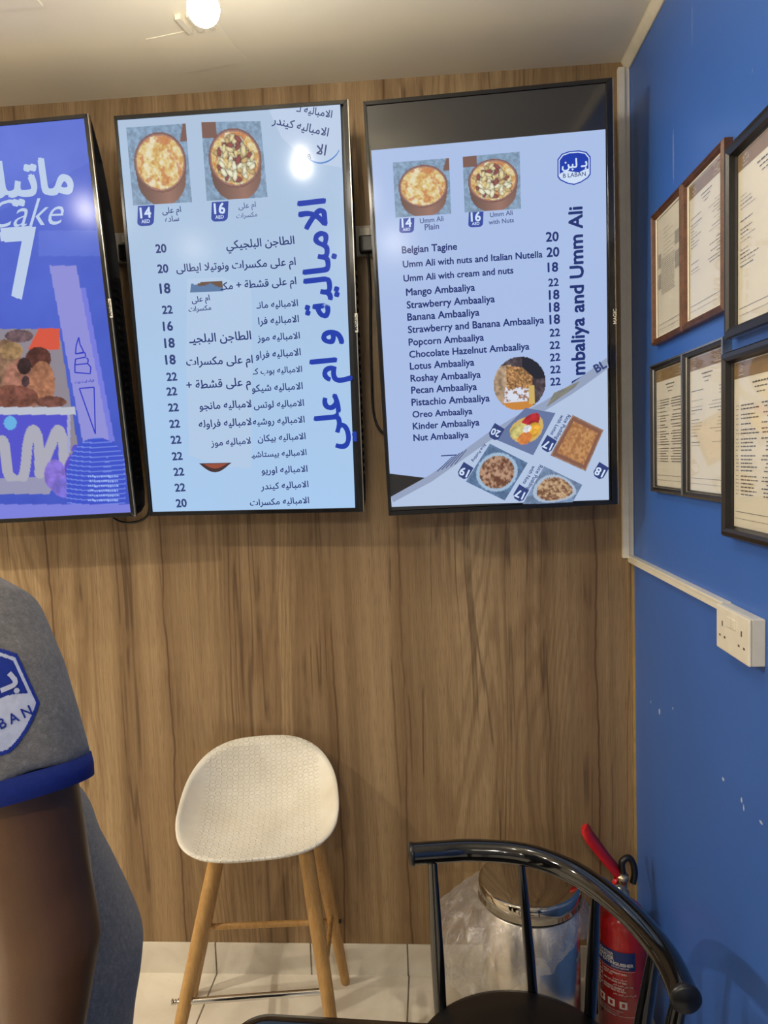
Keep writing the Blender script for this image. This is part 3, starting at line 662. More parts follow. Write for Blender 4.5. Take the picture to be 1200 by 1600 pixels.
# sockets, plugs and cables in the gaps between the screens
def gap_socket(x, z, label):
    r = thing('wall_socket', (x, YB, z), label, 'socket')
    MB().box((x-0.043, YB-0.012, z-0.043), (x+0.043, YB, z+0.043)).build('face_plate', nm('grey_white_plastic', rgb(200, 195, 182), 0.4, 0.05), r, bevel=0.003)
    MB().box((x-0.014, YB-0.016, z+0.014), (x+0.014, YB-0.012, z+0.034)).build('rocker_switch', M_WHITEP, r)
gap_socket(-0.165, 2.25, 'white wall socket half hidden in the gap left of the English menu screen')
gap_socket(-0.868, 2.27, 'white wall socket half hidden in the gap left of the Arabic menu screen')
def plug(x, z, pts, label):
    r = thing('power_cable', (x, YB-0.03, z), label, 'cable')
    MB().box((x-0.022, YB-0.045, z-0.025), (x+0.022, YB-0.0165, z+0.022)).build('plug', M_BLACKP, r, bevel=0.005)
    MB().tube(catmull([(x, YB-0.03, z-0.02)]+pts, 6), 0.0035, 8).build('cord', M_BLACKP, r)
plug(-0.158, 2.235, [(-0.155, YB-0.02, 2.12), (-0.16, YB-0.012, 1.9), (-0.15, YB-0.012, 1.72), (-0.06, YB-0.03, 1.66)], 'black plug and cord hanging between the Arabic and English menu screens')
plug(-0.862, 2.25, [(-0.862, YB-0.02, 2.1), (-0.852, YB-0.012, 1.85), (-0.845, YB-0.012, 1.62), (-0.850, YB-0.012, 1.50), (-0.875, YB-0.012, 1.462), (-0.93, YB-0.012, 1.455), (-0.97, YB-0.012, 1.475), (-1.0, YB-0.02, 1.52)], 'black plug and cord looping below the corner of the blue advert screen')

# ------------------------------------------------------------------ bare bulb (two more hang outside the picture)
M_BULB = mat('lit_bulb', (0.9, 0.9, 0.85), 0.4, emit=BULB_C, estr=BULB_L)
def bulb(x, y, z, label):
    r = thing('ceiling_bulb', (x, y, HC), label, 'lamp', 'bare bulbs on the ceiling')
    MB().lathe([(0.001, 0), (0.045, 0), (0.045, -0.012), (0.02, -0.022), (0.001, -0.022)][::-1], (x, y, HC)).build('canopy', M_WHITEP, r)
    MB().tube([(x, y, HC-0.02), (x, y, z+0.10)], 0.007, 10).build('stem', M_WHITEP, r)
    MB().lathe([(0.012, 0.105), (0.019, 0.10), (0.020, 0.06), (0.015, 0.055)][::-1], (x, y, z)).build('lamp_holder', M_WHITEP, r)
    pr = [(0.001, -0.031)]+[(0.031*math.cos(a), 0.031*math.sin(a)) for a in [math.radians(q) for q in (-75, -60, -45, -30, -15, 0, 15, 30, 45)]]+[(0.017, 0.036), (0.0145, 0.055), (0.001, 0.056)]
    MB().lathe(pr, (x, y, z), 24).build('bulb', M_BULB, r)
bulb(-0.405, 1.40, 2.495, 'bright bare bulb hanging from the cream ceiling in front of the Arabic menu screen')

bulb(-0.262, 0.80, 2.50, 'bare bulb above the black table, nearest the photographer')
bulb(-1.372, 0.80, 2.50, 'bare bulb on the ceiling to the left of the person')

# ------------------------------------------------------------------ certificates on the blue wall
M_PAPER = nm('certificate_paper', rgb(238, 231, 208), 0.6, 0.03, 12)
M_BAND = nm('brown_gold_band', rgb(150, 122, 78), 0.55, 0.1); M_BANDL = nm('band_emblem', rgb(226, 212, 180), 0.6, 0.05); M_INK = nm('faded_ink', rgb(92, 86, 80), 0.6, 0.1); M_INKL = nm('pale_ink', rgb(176, 170, 156), 0.6, 0.06)
def glass_mat():
    m = bpy.data.materials.new('picture_glass'); m.use_nodes = True; t = NT(m); m.node_tree.nodes.remove(bs(m))
    lw = t.new('ShaderNodeLayerWeight'); fr = t.math('MULTIPLY_ADD', t.math('POWER', lw.outputs['Facing'], 4.0), 0.55, 0.02); lw.inputs[0].default_value = 0.5; tr = t.new('ShaderNodeBsdfTransparent'); gl = t.new('ShaderNodeBsdfGlossy'); gl.inputs['Roughness'].default_value = 0.03
    wob = t.bump(t.noise(t.coord(), 14, 2, 0.5), 0.03, 0.002); t.l.new(wob, gl.inputs['Normal'])
    mx = t.new('ShaderNodeMixShader'); t.l.new(fr, mx.inputs[0]); t.l.new(tr.outputs[0], mx.inputs[1]); t.l.new(gl.outputs[0], mx.inputs[2])
    t.l.new(mx.outputs[0], m.node_tree.nodes['Material Output'].inputs[0]); return m
M_GLASS = glass_mat()
def certificate(y0, y1, z0, z1, depth, prof, mats, label, group, band, seed, style):
    """y0 > y1 : far and near side of the frame on the wall; prof: (inset, out-from-wall, material) rings."""
    r = thing('framed_certificate', (XR, (y0+y1)/2, z0), label, 'framed certificate', group)
    rs = random.Random(seed)
    b = MB(); rings = []
    for ins, out, mi in prof: rings.append(([(XR-out, y0-ins, z0+ins), (XR-out, y1+ins, z0+ins), (XR-out, y1+ins, z1-ins), (XR-out, y0-ins, z1-ins)], mi))
    for (A, _), (B, mi) in zip(rings[:-1], rings[1:]):
        for k in range(4):
            j = (k+1) % 4; b.add([A[k], A[j], B[j], B[k]], [(0, 1, 2, 3)], mi)
    b.build('moulding', mats, r)
    ins = prof[-1][0]; xo = XR-prof[-1][1]+0.001; a0, a1, c0, c1 = y0-ins, y1+ins, z0+ins, z1-ins
    W, H = a0-a1, c1-c0
    q = MB(); 
    def rect(u0, v0, u1, v1, mi, k): q.add([(xo-k, a0-u0*W, c1-v1*H), (xo-k, a0-u1*W, c1-v1*H), (xo-k, a0-u1*W, c1-v0*H), (xo-k, a0-u0*W, c1-v0*H)], [(0, 1, 2, 3)], mi)
    rect(0, 0, 1, 1, 0, 0)
    if band:
        rect(0, 0.005, 1, 0.10, 1, 0.0003)
        for (cx, wd) in ((0.14, 0.05), (0.80, 0.09)):          # calligraphic crests: small strokes
            for _ in range(16):
                x = cx+rs.uniform(-wd, wd); y = 0.04+rs.uniform(-0.022, 0.022); rect(x, y, x+rs.uniform(0.008, 0.025), y+0.004, 2, 0.0006)
            rect(cx-wd, 0.078, cx+wd, 0.082, 2, 0.0006)
    def words(u0, u1, v, mi, hgt=0.006):
        u = u0
        while u < u1-0.012:
            L_ = rs.uniform(0.02, 0.07); e = min(u1, u+L_); rect(u, v, e, v+hgt, mi, 0.0006); u = e+0.012
    if band: words(0.36, 0.66, 0.135, 3, 0.009); words(0.40, 0.62, 0.165, 3, 0.007); words(0.44, 0.58, 0.195, 3, 0.006)
    if style == 'table':
        v = 0.26
        while v < 0.80:
            words(0.04, 0.10, v, 4); words(0.14, 0.14+rs.uniform(0.2, 0.34), v, 3, 0.007); words(0.62-rs.uniform(0, 0.1), 0.96, v, 3, 0.007); v += rs.choice((0.022, 0.022, 0.034))
    elif style == 'dense':
        v = 0.12
        while v < 0.34: words(0.25, 0.25+rs.uniform(0.2, 0.6), v, 4); v += 0.035
        for (v0, v1) in ((0.30, 0.42), (0.47, 0.60)): rect(0.02, v0, 0.14, v1, 4, 0.0005)
        rect(0.70, 0.22, 0.96, 0.33, 4, 0.0005); rect(0.70, 0.38, 0.96, 0.52, 4, 0.0005)
        v = 0.36
        while v < 0.66: words(0.16, 0.68, v, 4, 0.008); v += 0.017
    else:
        v = 0.25
        while v < 0.66:
            if rs.random() < 0.75: words(0.05, 0.05+rs.uniform(0.1, 0.35), v, 3 if rs.random() < 0.5 else 4)
            if rs.random() < 0.8: words(0.95-rs.uniform(0.1, 0.4), 0.95, v, 3 if rs.random() < 0.5 else 4)
            v += 0.024
    rect(0.03, 0.905, 0.97, 0.908, 3, 0.0006); words(0.03, 0.97, 0.945, 4, 0.005)
    q.build('certificate_sheet', [M_PAPER, M_BAND, M_BANDL, M_INK, M_INKL], r)
    MB().box((xo-0.0040, a1, c0), (xo-0.0025, a0, c1)).build('glass_pane', M_GLASS, r)
PB = [(0, 0, 0), (0, 0.016, 0), (0.006, 0.020, 0), (0.009, 0.016, 0), (0.013, 0.018, 0), (0.016, 0.011, 0), (0.0175, 0.010, 1), (0.019, 0.008, 1)]
PS = [(0, 0, 1), (0, 0.018, 1), (0.0045, 0.019, 1), (0.0055, 0.017, 0), (0.011, 0.014, 0), (0.012, 0.012, 1), (0.013, 0.011, 0), (0.015, 0.007, 0)]
PK = [(0, 0, 0), (0, 0.020, 0), (0.004, 0.026, 0), (0.012, 0.028, 0), (0.018, 0.024, 0), (0.020, 0.014, 0), (0.022, 0.010, 0)]
G = 'framed certificates on the blue wall'
certificate(1.852, 1.639, 1.8805, 2.2008, 0.02, PB, [M_BROWNF, M_CREAM], 'brown framed certificate nearest the corner, upper row, dense grey table', G, False, 1, 'dense')
certificate(1.637, 1.416, 1.8815, 2.2013, 0.02, PB, [M_BROWNF, M_CREAM], 'brown framed certificate in upper row touching the black frame beside it', G, True, 2, 'letter')
certificate(1.868, 1.638, 1.5123, 1.832, 0.02, PS, [M_BLACKF, M_SILVER], 'black certificate frame with silver edge, lower row, nearest the corner', G, True, 3, 'table')
certificate(1.636, 1.4175, 1.5118, 1.832, 0.02, PS, [M_BLACKF, M_SILVER], 'black certificate frame with silver edge, lower row, middle one with yellower sheet', G, True, 4, 'letter')
PKs = [(0, 0, 0), (0, 0.020, 1), (0.002, 0.026, 1), (0.012, 0.028, 0), (0.018, 0.024, 0), (0.020, 0.014, 0), (0.022, 0.010, 0)]  # silver outer edge puts a highlight into the black frame's colour
certificate(1.393, 1.138, 1.822, 2.170, 0.03, PKs, [M_BLACKF, M_SILVER], 'large thick black framed certificate in the upper row at the right edge', G, True, 5, 'letter')
certificate(1.408, 1.152, 1.447, 1.799, 0.03, PK, [M_BLACKF], 'large thick black framed certificate in the lower row at the right edge', G, True, 6, 'table')

# ------------------------------------------------------------------ cable trunking and socket on the blue wall
tr = thing('cable_trunking', (0.572, YB, 1.30), 'cream cable trunking running down the corner then along the blue wall', 'cable trunking')
MB().box((0.556, YB-0.016, 1.306), (0.574, YB, HC-0.02)).box((0.574, YB-0.010, 1.306), (0.5885, YB, HC-0.02)).build('vertical_run', nm('trunking_grey_white', rgb(232, 226, 212), 0.4, 0.05), tr, bevel=0.001)
MB().box((XR-0.016, 1.4195, 1.2925), (XR, YB, 1.3085)).box((XR-0.018, 1.4195, 1.307), (XR, YB, 1.3135)).build('horizontal_run', M_WHITEP, tr, bevel=0.001)
sk = thing('double_socket', (XR, 1.346, 1.268), 'cream double power socket on the blue wall at the end of the trunking', 'socket')
MB().box((XR-0.024, 1.275, 1.226), (XR, 1.417, 1.312)).build('back_box', M_WHITEP, sk, bevel=0.002)
XF = XR-0.030; M_SLOT = nm('dark_slot', rgb(96, 84, 66), 0.6, 0.1)
b = MB().box((XF, 1.274, 1.2255), (XR-0.024, 1.418, 1.3125)); 
fp = b.build('face_plate', M_WHITEP, sk, bevel=0.003)
for yc in (1.388, 1.304):
    sl = MB()
    sl.box((XF-0.0006, yc-0.002, 1.274), (XF+0.001, yc+0.002, 1.284)); 
    for dy in (-0.011, 0.011): sl.box((XF-0.0006, yc+dy-0.003, 1.252), (XF+0.001, yc+dy+0.003, 1.256))
    sl.build('socket_slot', M_SLOT, fp)
for yc in (1.356, 1.336): MB().box((XF-0.003, yc-0.008, 1.279), (XF+0.001, yc+0.008, 1.298)).build('rocker_switch', M_WHITEP, sk, bevel=0.001)

# ------------------------------------------------------------------ bar stool
CX, CY, TH = -0.501, 1.867, 0.172
def seat_mat():
    m = mat('white_seat_plastic', rgb(236, 230, 214), 0.38, spec=0.45); t = NT(m); v = t.coord()
    vo = t.new('ShaderNodeTexVoronoi'); vo.voronoi_dimensions = '2D'; X, Y, Z = t.sep(t.mapping(v, (1, 1, 1), rot=(0, 0, -TH))); cv = t.new('ShaderNodeCombineXYZ'); t.put(cv.inputs[0], X); t.put(cv.inputs[1], t.math('ADD', Y, Z)); t.put(vo.inputs['Vector'], t.mapping(cv.outputs[0], (1, 1, 1), rot=(0, 0, math.pi/4))); vo.inputs['Scale'].default_value = 44; vo.inputs['Randomness'].default_value = 0.0
    d = vo.outputs['Distance']; ring = t.math('MULTIPLY', t.smooth(d, 0.24, 0.32), t.math('SUBTRACT', 1.0, t.smooth(d, 0.36, 0.44)))
    k = t.math('SUBTRACT', 1.0, t.smooth(t.math('ABSOLUTE', X), 0.160, 0.170))
    hgt = t.math('MULTIPLY', ring, k); n = t.noise(v, 9, 5, 0.6)
    c = t.ramp(n, [(0.3, rgb(226, 219, 200)), (0.7, rgb(240, 235, 220))]); c = t.mix(t.math('MULTIPLY', hgt, 0.07), c, rgb(150, 138, 110))
    t.l.new(c, bs(m).inputs['Base Color']); t.l.new(t.bump(hgt, 0.5, 0.0035), bs(m).inputs['Normal']); return m
st = thing('bar_stool', (CX, CY, 0), 'white bucket seat bar stool on wooden legs against the wood wall', 'bar stool')
def rim(p, k=1.0):
    c, s = math.cos(p), math.sin(p); sg = lambda x: math.copysign(abs(x)**0.725, x)
    X = 0.219*sg(c); Y = (0.201 if s > 0 else 0.195)*sg(s)
    return X, Y, 0.699+0.08*s-0.014*math.cos(2*p)+0.002*math.sin(3*p)
def st_w(X, Y, Z): return (CX+math.cos(TH)*X-math.sin(TH)*Y, CY+math.sin(TH)*X+math.cos(TH)*Y, Z)
b = MB(); N = 72; zb = 0.615
top, bot = [], []
for k in [i/22 for i in range(1, 23)]:
    rg, rb_ = [], []
    for j in range(N):
        p = 2*math.pi*j/N; X, Y, Z = rim(p); s = math.sin(p)
        pw = 3.0 if s > -0.5 else 3.0+(-0.5-s)*3
        z = zb+(Z-zb)*k**pw
        if k > 0.93 and s < -0.3: z -= (k-0.93)*0.06
        rg.append(st_w(X*k*(1.0+0.05*(1-k)), Y*k*(1.0+0.05*(1-k)), z)); rb_.append(st_w(X*k*0.985, Y*k*0.985, z-0.010))
    top.append(rg); bot.append(rb_)
lip = [st_w(*[a*f for a, f in zip(rim(2*math.pi*j/N), (1.012, 1.012, 1))]) for j in range(N)]
lip = [(x, y, z-0.004-(0.0042 if math.sin(2*math.pi*j/N) < -0.3 else 0)) for j, (x, y, z) in enumerate(lip)]
rings = top[::1]+[lip]+bot[::-1]
b.loft(rings, smooth=True, cap=True)
b.build('seat', seat_mat(), st)
FEET = {'A': ((-0.735, 1.675, 0.0), (-0.603, 1.787, 0.570)), 'B': ((-0.285, 1.72, 0.0), (-0.362, 1.79, 0.595)), 'C': ((-0.309, 2.058, 0.0), (-0.366, 1.93, 0.600)), 'D': ((-0.775, 2.0, 0.0), (-0.625, 1.945, 0.600))}
def on(k, z): a, c = map(Vector, FEET[k]); return a+(c-a)*(z/c.z)
for k, (a, c) in FEET.items():
    MB().tube([Vector(a)+(Vector(c)-Vector(a))*q for q in (0, 0.02, 0.35, 0.7, 1.0)], [0.0125, 0.014, 0.018, 0.0205, 0.021], 18).build('leg', M_LEG, st)
fr_ = MB().tube([on('A', 0.212)-Vector((0.02, 0.002, 0.001)), on('B', 0.222)], 0.0085, 14).build('footrest', M_CHROME, st)
a = on('A', 0.212); d = (on('B', 0.222)-a).normalized()
MB().lathe([(0.001, 0), (0.0035, 0), (0.0035, 0.016), (0.001, 0.016)], a-d*0.034, 10, axis=d).lathe([(0.001, 0), (0.008, 0), (0.008, 0.004), (0.001, 0.004)], a-d*0.036, 6, axis=d, smooth=False).lathe([(0.001, 0), (0.0065, 0), (0.0065, 0.003), (0.001, 0.003)], a-d*0.028, 8, axis=d).build('bolt', M_STEEL, fr_)
for k, l, z0, z1 in (('D', 'C', 0.235, 0.235), ('B', 'C', 0.262, 0.262), ('A', 'D', 0.262, 0.262)):
    MB().tube([on(k, z0), on(l, z1)], 0.0095, 12, flat=0.8).build('stretcher', M_LEG, st)
c_ = on('C', 0.235); d = (c_-on('D', 0.235)).normalized(); MB().lathe([(0.001, 0), (0.006, 0), (0.006, 0.008), (0.001, 0.008)], c_+d*0.016, 10, axis=d).build('bolt', M_BLACKP, st)

# ------------------------------------------------------------------ pedal bin with a clear liner
bx, by, br = 0.234, 1.835, 0.130
bn = thing('waste_bin', (bx, by, 0), 'round stainless steel waste bin with clear bag, behind the black chair', 'waste bin')
MB().lathe([(0.10, 0.0), (br-0.004, 0.0), (br-0.004, 0.02), (br, 0.022), (br, 0.428), (br-0.006, 0.430), (br-0.006, 0.40)], (bx, by, 0), 64).build('body', M_STEEL, bn)
MB().lathe([(br-0.008, 0.001), (br+0.0, 0.001), (br+0.0, 0.022)], (bx, by, 0), 48).build('base_ring', M_BLACKP, bn)
MB().lathe([(br-0.004, 0.440), (br+0.006, 0.440), (br+0.006, 0.476), (br+0.003, 0.481), (br-0.004, 0.484), (0.06, 0.488), (0.001, 0.489)], (bx, by, 0), 64).build('lid', nm('polished_lid', rgb(186, 178, 164), 0.05, 0.03, metal=1.0), bn)
MB().lathe([(br-0.012, 0.425), (br-0.003, 0.428), (br-0.003, 0.441), (br-0.012, 0.441)], (bx, by, 0), 48).build('seal_ring', M_BLACKP, bn)
def bag_mat():
    m = bpy.data.materials.new('clear_film'); m.use_nodes = True; t = NT(m); m.node_tree.nodes.remove(bs(m)); v = t.coord()
    n1 = t.noise(t.mapping(v, (1, 1, 0.6)), 26, 5, 0.6, 1.0); n2 = t.noise(v, 60, 4, 0.6)
    nb = t.bump(t.math('ADD', n1, t.math('MULTIPLY', n2, 0.4)), 0.9, 0.012)
    tr_ = t.new('ShaderNodeBsdfTransparent'); tr_.inputs[0].default_value = (0.94, 0.93, 0.92, 1)
    gl = t.new('ShaderNodeBsdfGlossy'); gl.inputs['Roughness'].default_value = 0.12; t.l.new(nb, gl.inputs['Normal'])
    df = t.new('ShaderNodeBsdfTranslucent'); df.inputs[0].default_value = (0.85, 0.82, 0.80, 1); t.l.new(nb, df.inputs['Normal'])
    d2 = t.new('ShaderNodeBsdfDiffuse'); d2.inputs[0].default_value = (0.85, 0.82, 0.80, 1); t.l.new(nb, d2.inputs['Normal'])
    lw = t.new('ShaderNodeLayerWeight'); lw.inputs[0].default_value = 0.35; t.l.new(nb, lw.inputs['Normal'])
    a1 = t.new('ShaderNodeMixShader'); a1.inputs[0].default_value = 0.5; t.l.new(df.outputs[0], a1.inputs[1]); t.l.new(d2.outputs[0], a1.inputs[2])
    a2 = t.new('ShaderNodeMixShader'); a2.inputs[0].default_value = 0.45; t.l.new(a1.outputs[0], a2.inputs[1]); t.l.new(gl.outputs[0], a2.inputs[2])
    a3 = t.new('ShaderNodeMixShader'); t.l.new(t.math('MULTIPLY_ADD', lw.outputs['Facing'], 0.50, t.math('MULTIPLY_ADD', t.smooth(n1, 0.42, 0.72), 0.42, 0.16), clamp=True), a3.inputs[0])
    t.l.new(tr_.outputs[0], a3.inputs[1]); t.l.new(a2.outputs[0], a3.inputs[2]); t.l.new(a3.outputs[0], m.node_tree.nodes['Material Output'].inputs[0]); return m
b = MB(); rings = []; rs = np.random.RandomState(4); ph = rs.rand(8)*6.28
NB = 120
for i in range(26):
    s = i/25; rg = []
    for j in range(NB):
        p = 2*math.pi*j/NB
        dirl = max(0, math.cos(p-math.radians(178)))          # the bag bellies out on the left
        drop = 0.125+0.045*max(0, math.cos(p-math.radians(225)))+0.020*math.sin(2*p+1)+0.012*math.sin(5*p+2)
        drop -= 0.06*max(0, math.cos(p-math.radians(330)))
        bell = 0.006+(0.100*dirl+0.012+0.012*max(0, math.cos(p-math.radians(345))))*math.sin(min(1, s*1.15)*math.pi*0.62)
        wr = (0.006*math.sin(9*p+ph[0]+2*s)+0.004*math.sin(17*p+ph[1]-3*s)+0.003*math.sin(31*p+ph[2]))*min(1, s*2)
        lift = 0.020*math.sin(s*math.pi)*dirl
        r_ = br+0.002+bell+max(-0.004, wr); z = 0.437-drop*s+lift
        rg.append((bx+r_*math.cos(p), by+r_*math.sin(p), z))
    rings.append(rg)
b.loft(rings, smooth=True, cap=False)
b.build('bin_liner', bag_mat(), bn)['label'] = 'clear crinkled plastic bag'

# ------------------------------------------------------------------ fire extinguisher
ex, ey, er = 0.492, 1.885, 0.066
M_RED = nm('red_enamel', rgb(176, 26, 22), 0.22, 0.08, 20, coat=0.5)
M_REDP = nm('red_plastic', rgb(196, 24, 30), 0.35, 0.06)
M_BRASS = nm('nickel_valve', rgb(196, 180, 150), 0.25, 0.1, metal=0.9)
fe = thing('fire_extinguisher', (ex, ey, 0), 'red fire extinguisher with blue label standing in the corner behind the chair', 'fire extinguisher')
pr = [(0.001, 0.012), (er-0.012, 0.012), (er, 0.0)]; pr = [(er-0.006, 0.0), (er, 0.004), (er, 0.33)]+[(er*math.cos(a)**0.8 if a < 1.5 else 0.012, 0.33+0.058*math.sin(a)) for a in [math.radians(q) for q in (12, 24, 36, 48, 60, 70, 78)]]+[(0.016, 0.392), (0.016, 0.402)]
MB().lathe(pr, (ex, ey, 0), 48).build('cylinder_body', M_RED, fe)
vv = MB().lathe([(0.018, 0.398), (0.018, 0.414), (0.013, 0.416), (0.013, 0.445), (0.017, 0.447), (0.017, 0.462), (0.002, 0.464)], (ex, ey, 0), 20)
vv.tube([(ex-0.005, ey-0.004, 0.432), (ex-0.038, ey-0.020, 0.434)], 0.009, 14)
vv = vv.build('valve', M_BRASS, fe)
MB().tube([(ex-0.012, ey-0.022, 0.436), (ex-0.013, ey-0.036, 0.424), (ex-0.013, ey-0.040, 0.404)], [0.009, 0.009, 0.007], 12).lathe([(0.001, 0), (0.010, 0), (0.010, 0.006), (0.001, 0.006)], (ex-0.013, ey-0.045, 0.402), 14, axis=(0, 1, 0.1)).build('pull_ring', M_BRASS, vv)
MB().lathe([(0.001, 0), (0.011, 0), (0.0115, 0.018), (0.001, 0.018)], (ex-0.052, ey-0.026, 0.435), 14, axis=(1, 0.45, 0)).build('hose_coupling', M_STEEL, fe)
MB().tube(catmull([(ex-0.050, ey-0.026, 0.435), (ex-0.072, ey-0.030, 0.425), (ex-0.080, ey-0.024, 0.37), (ex-0.080, ey-0.01, 0.25), (ex-0.079, ey-0.004, 0.14), (ex-0.078, ey, 0.06)], 8), [0.009]*41, 12).build('hose', M_BLACKP, fe)
def lever(name, p0, p1, w0, w1, th):
    a, c = Vector(p0), Vector(p1); t = (c-a).normalized(); sx = Vector((0.55, 0.83, 0)); sx = (sx-t*sx.dot(t)).normalized(); nz = t.cross(sx); b = MB(); rings = []
    for q, ww_, k in ((0, w0*0.7, 0), (0.06, w0, 0), (0.35, w0*1.05, 0.004), (0.8, w1, 0.006), (0.95, w1*0.95, 0.002), (1, w1*0.55, -0.001)):
        p = a+(c-a)*q+nz*k; rings.append([p+sx*ww_+nz*th*0.5, p+sx*ww_*0.6+nz*th, p-sx*ww_*0.6+nz*th, p-sx*ww_+nz*th*0.5, p-sx*ww_-nz*th*0.6, p+sx*ww_-nz*th*0.6])
    b.loft(rings, smooth=True); return b.build(name, M_REDP, fe)
lever('squeeze_lever', (ex-0.006, ey+0.004, 0.458), (ex-0.098, ey+0.010, 0.592), 0.017, 0.021, 0.010)
lever('carry_handle', (ex-0.012, ey-0.006, 0.448), (ex-0.022, ey+0.0, 0.452), 0.013, 0.013, 0.012)
MB().tube(catmull([(ex+0.004, ey+0.006, 0.462), (ex+0.004, ey+0.012, 0.490), (ex+0.022, ey+0.016, 0.500), (ex+0.034, ey+0.016, 0.485), (ex+0.038, ey+0.014, 0.455), (ex+0.032, ey+0.012, 0.43)], 6), 0.009, 10).build('handle_bracket', M_BLACKP, fe)
M_LBLUE = nm('label_blue', rgb(30, 52, 110), 0.35, 0.05); M_LWHITE = nm('label_white', rgb(226, 218, 206), 0.4, 0.04)
ang0 = math.atan2(0-ey, 0-ex)-0.30      # label turned a little to the left of the viewer
b = MB(); Rl = er+0.0007
def cyl(x, z, k=0.0): a = ang0+x/er; return (ex+(Rl+k)*math.cos(a), ey+(Rl+k)*math.sin(a), z)
def cpatch(x0, x1, z0, z1, mi, k):
    n = max(2, int((x1-x0)/0.006)); b.add([cyl(x0+(x1-x0)*i/n, z, k) for i in range(n+1) for z in (z0, z1)], [(2*i, 2*i+2, 2*i+3, 2*i+1) for i in range(n)], mi, True)
def ctext(t, x, z, hgt, mi=1, bold=0.02, right=None):
    v, f = glyphs(t, bold); v = v.copy(); v[:, 0] -= v[:, 0].min(); k = hgt/0.72
    if right is not None: k = (right-x)/v[:, 0].max()
    b.add([cyl(x+q[0]*k, z+q[1]*k, 0.0012) for q in v], f, mi)
cpatch(-0.066, 0.052, 0.232, 0.282, 0, 0.0004)
ctext('FRONTIER', -0.062, 0.2665, 0.009); ctext('POWDER', -0.062, 0.2545, 0.010, bold=0.04); ctext('FIRE EXTINGUISHER', -0.062, 0.2435, 0, bold=0.035, right=0.047); ctext('FOR FAST RESPONSE', -0.01, 0.2365, 0.0035)
for z in (0.2285, 0.100): cpatch(-0.066, 0.052, z, z+0.0008, 1, 0.0004)
cpatch(-0.040, -0.0393, 0.15, 0.2285, 1, 0.0004)
z = 0.219
for t in ('HOLD UPRIGHT PULL', 'OUT PIN', 'امسك عموديا', 'AIM AT BASE OF FIRE', 'وجه على قاعدة النار', 'SQUEEZE LEVERS &', 'SWEEP SIDE TO SIDE', 'اضغط على المقبض'):
    ar = any(c in _AR for c in t); ctext(t, -0.034 if not ar else -0.006, z, 0.0048, bold=0.028 if not ar else 0.01); z -= 0.0088 if not t.endswith('PULL') and not t.endswith('&') else 0.0072
for i in range(7): cpatch(-0.060, -0.060+0.012+0.004*(i % 3), 0.216-0.009*i, 0.219-0.009*i, 1, 0.0004)
for x in (-0.052, -0.022, 0.010): cpatch(x, x+0.020, 0.122, 0.143, 1, 0.0004); cpatch(x+0.006, x+0.014, 0.127, 0.138, 2, 0.0008)
for k_ in range(3): ctext('FOR USE ON CLASS A B C FIRES ONLY'[:30-4*k_], -0.055, 0.112-0.007*k_, 0.0035)
cpatch(0.068, 0.100, 0.12, 0.19, 1, 0.0004)
b.build('label_wrap', [M_LBLUE, M_LWHITE, M_RED], fe)['label'] = 'blue and white printed label'

# ------------------------------------------------------------------ black metal chair
M_VINYL = nm('black_vinyl', rgb(16, 15, 15), 0.38, 0.2, 90, 0.05)
ch = thing('bistro_chair', (0.137, 1.247, 0), 'black metal chair with curved tube back in front of the steel bin', 'chair')
RAIL = [(-0.063, 1.458, 0.77), (0.0, 1.466, 0.77), (0.069, 1.472, 0.77), (0.179, 1.455, 0.77), (0.271, 1.387, 0.77), (0.336, 1.276, 0.77), (0.370, 1.158, 0.77), (0.371, 1.059, 0.77)]
rp = catmull(RAIL, 10); rl = MB().tube(rp, 0.0228, 24).build('top_rail', M_BLACKG, ch)
for a, c in ((rp[0], rp[1]), (rp[-1], rp[-2])):
    d = (a-c).normalized(); MB().lathe([(0.0234, -0.004), (0.0245, -0.001), (0.0245, 0.003), (0.020, 0.007), (0.001, 0.009)], a, 24, axis=d).build('end_cap', M_BLACKP, rl)
sr = 0.222
MB().lathe([(0.001, 0.425), (sr-0.012, 0.425), (sr, 0.430), (sr+0.002, 0.438), (sr, 0.446), (sr-0.012, 0.448)], (0.137, 1.247, 0), 64).build('seat_ring', M_CHROME, ch)
MB().lathe([(sr-0.006, 0.440), (sr-0.004, 0.452), (sr-0.010, 0.462), (sr-0.025, 0.468), (sr-0.08, 0.474), (0.001, 0.476)], (0.137, 1.247, 0), 64).build('seat_pad', M_VINYL, ch)
for bt, tp in (((-0.012, 1.410), (-0.020, 1.463)), ((0.190, 1.461), (0.169, 1.458)), ((0.297, 1.404), (0.302, 1.352)), ((0.360, 1.296), (0.366, 1.19)), ((0.342, 1.150), (0.373, 1.085))):
    A = Vector((*bt, 0.432)); B = Vector((*tp, 0.757)); d = Vector((bt[0]-0.137, bt[1]-1.247, 0)).normalized()
    MB().tube([A+(B-A)*q for q in (0, 0.06, 0.35, 0.7, 0.94, 1)], [0.0150, 0.0165, 0.0175, 0.015, 0.0125, 0.0125], 16, up=d, flat=0.66).build('spindle', M_BLACKG, ch)
for a in (45, 135, 225, 315):
    a = math.radians(a+42); c, s = math.cos(a), math.sin(a)
    lg = MB().tube([(0.137+c*0.19, 1.247+s*0.19, 0.43), (0.137+c*0.205, 1.247+s*0.205, 0.2), (0.137+c*0.22, 1.247+s*0.22, 0.012)], 0.0125, 14).build('leg', M_BLACKG, ch)
    MB().lathe([(0.001, 0.0), (0.014, 0.0), (0.0145, 0.02), (0.0127, 0.022)], (0.137+c*0.22, 1.247+s*0.22, 0), 14).build('foot_cap', M_BLACKP, lg)
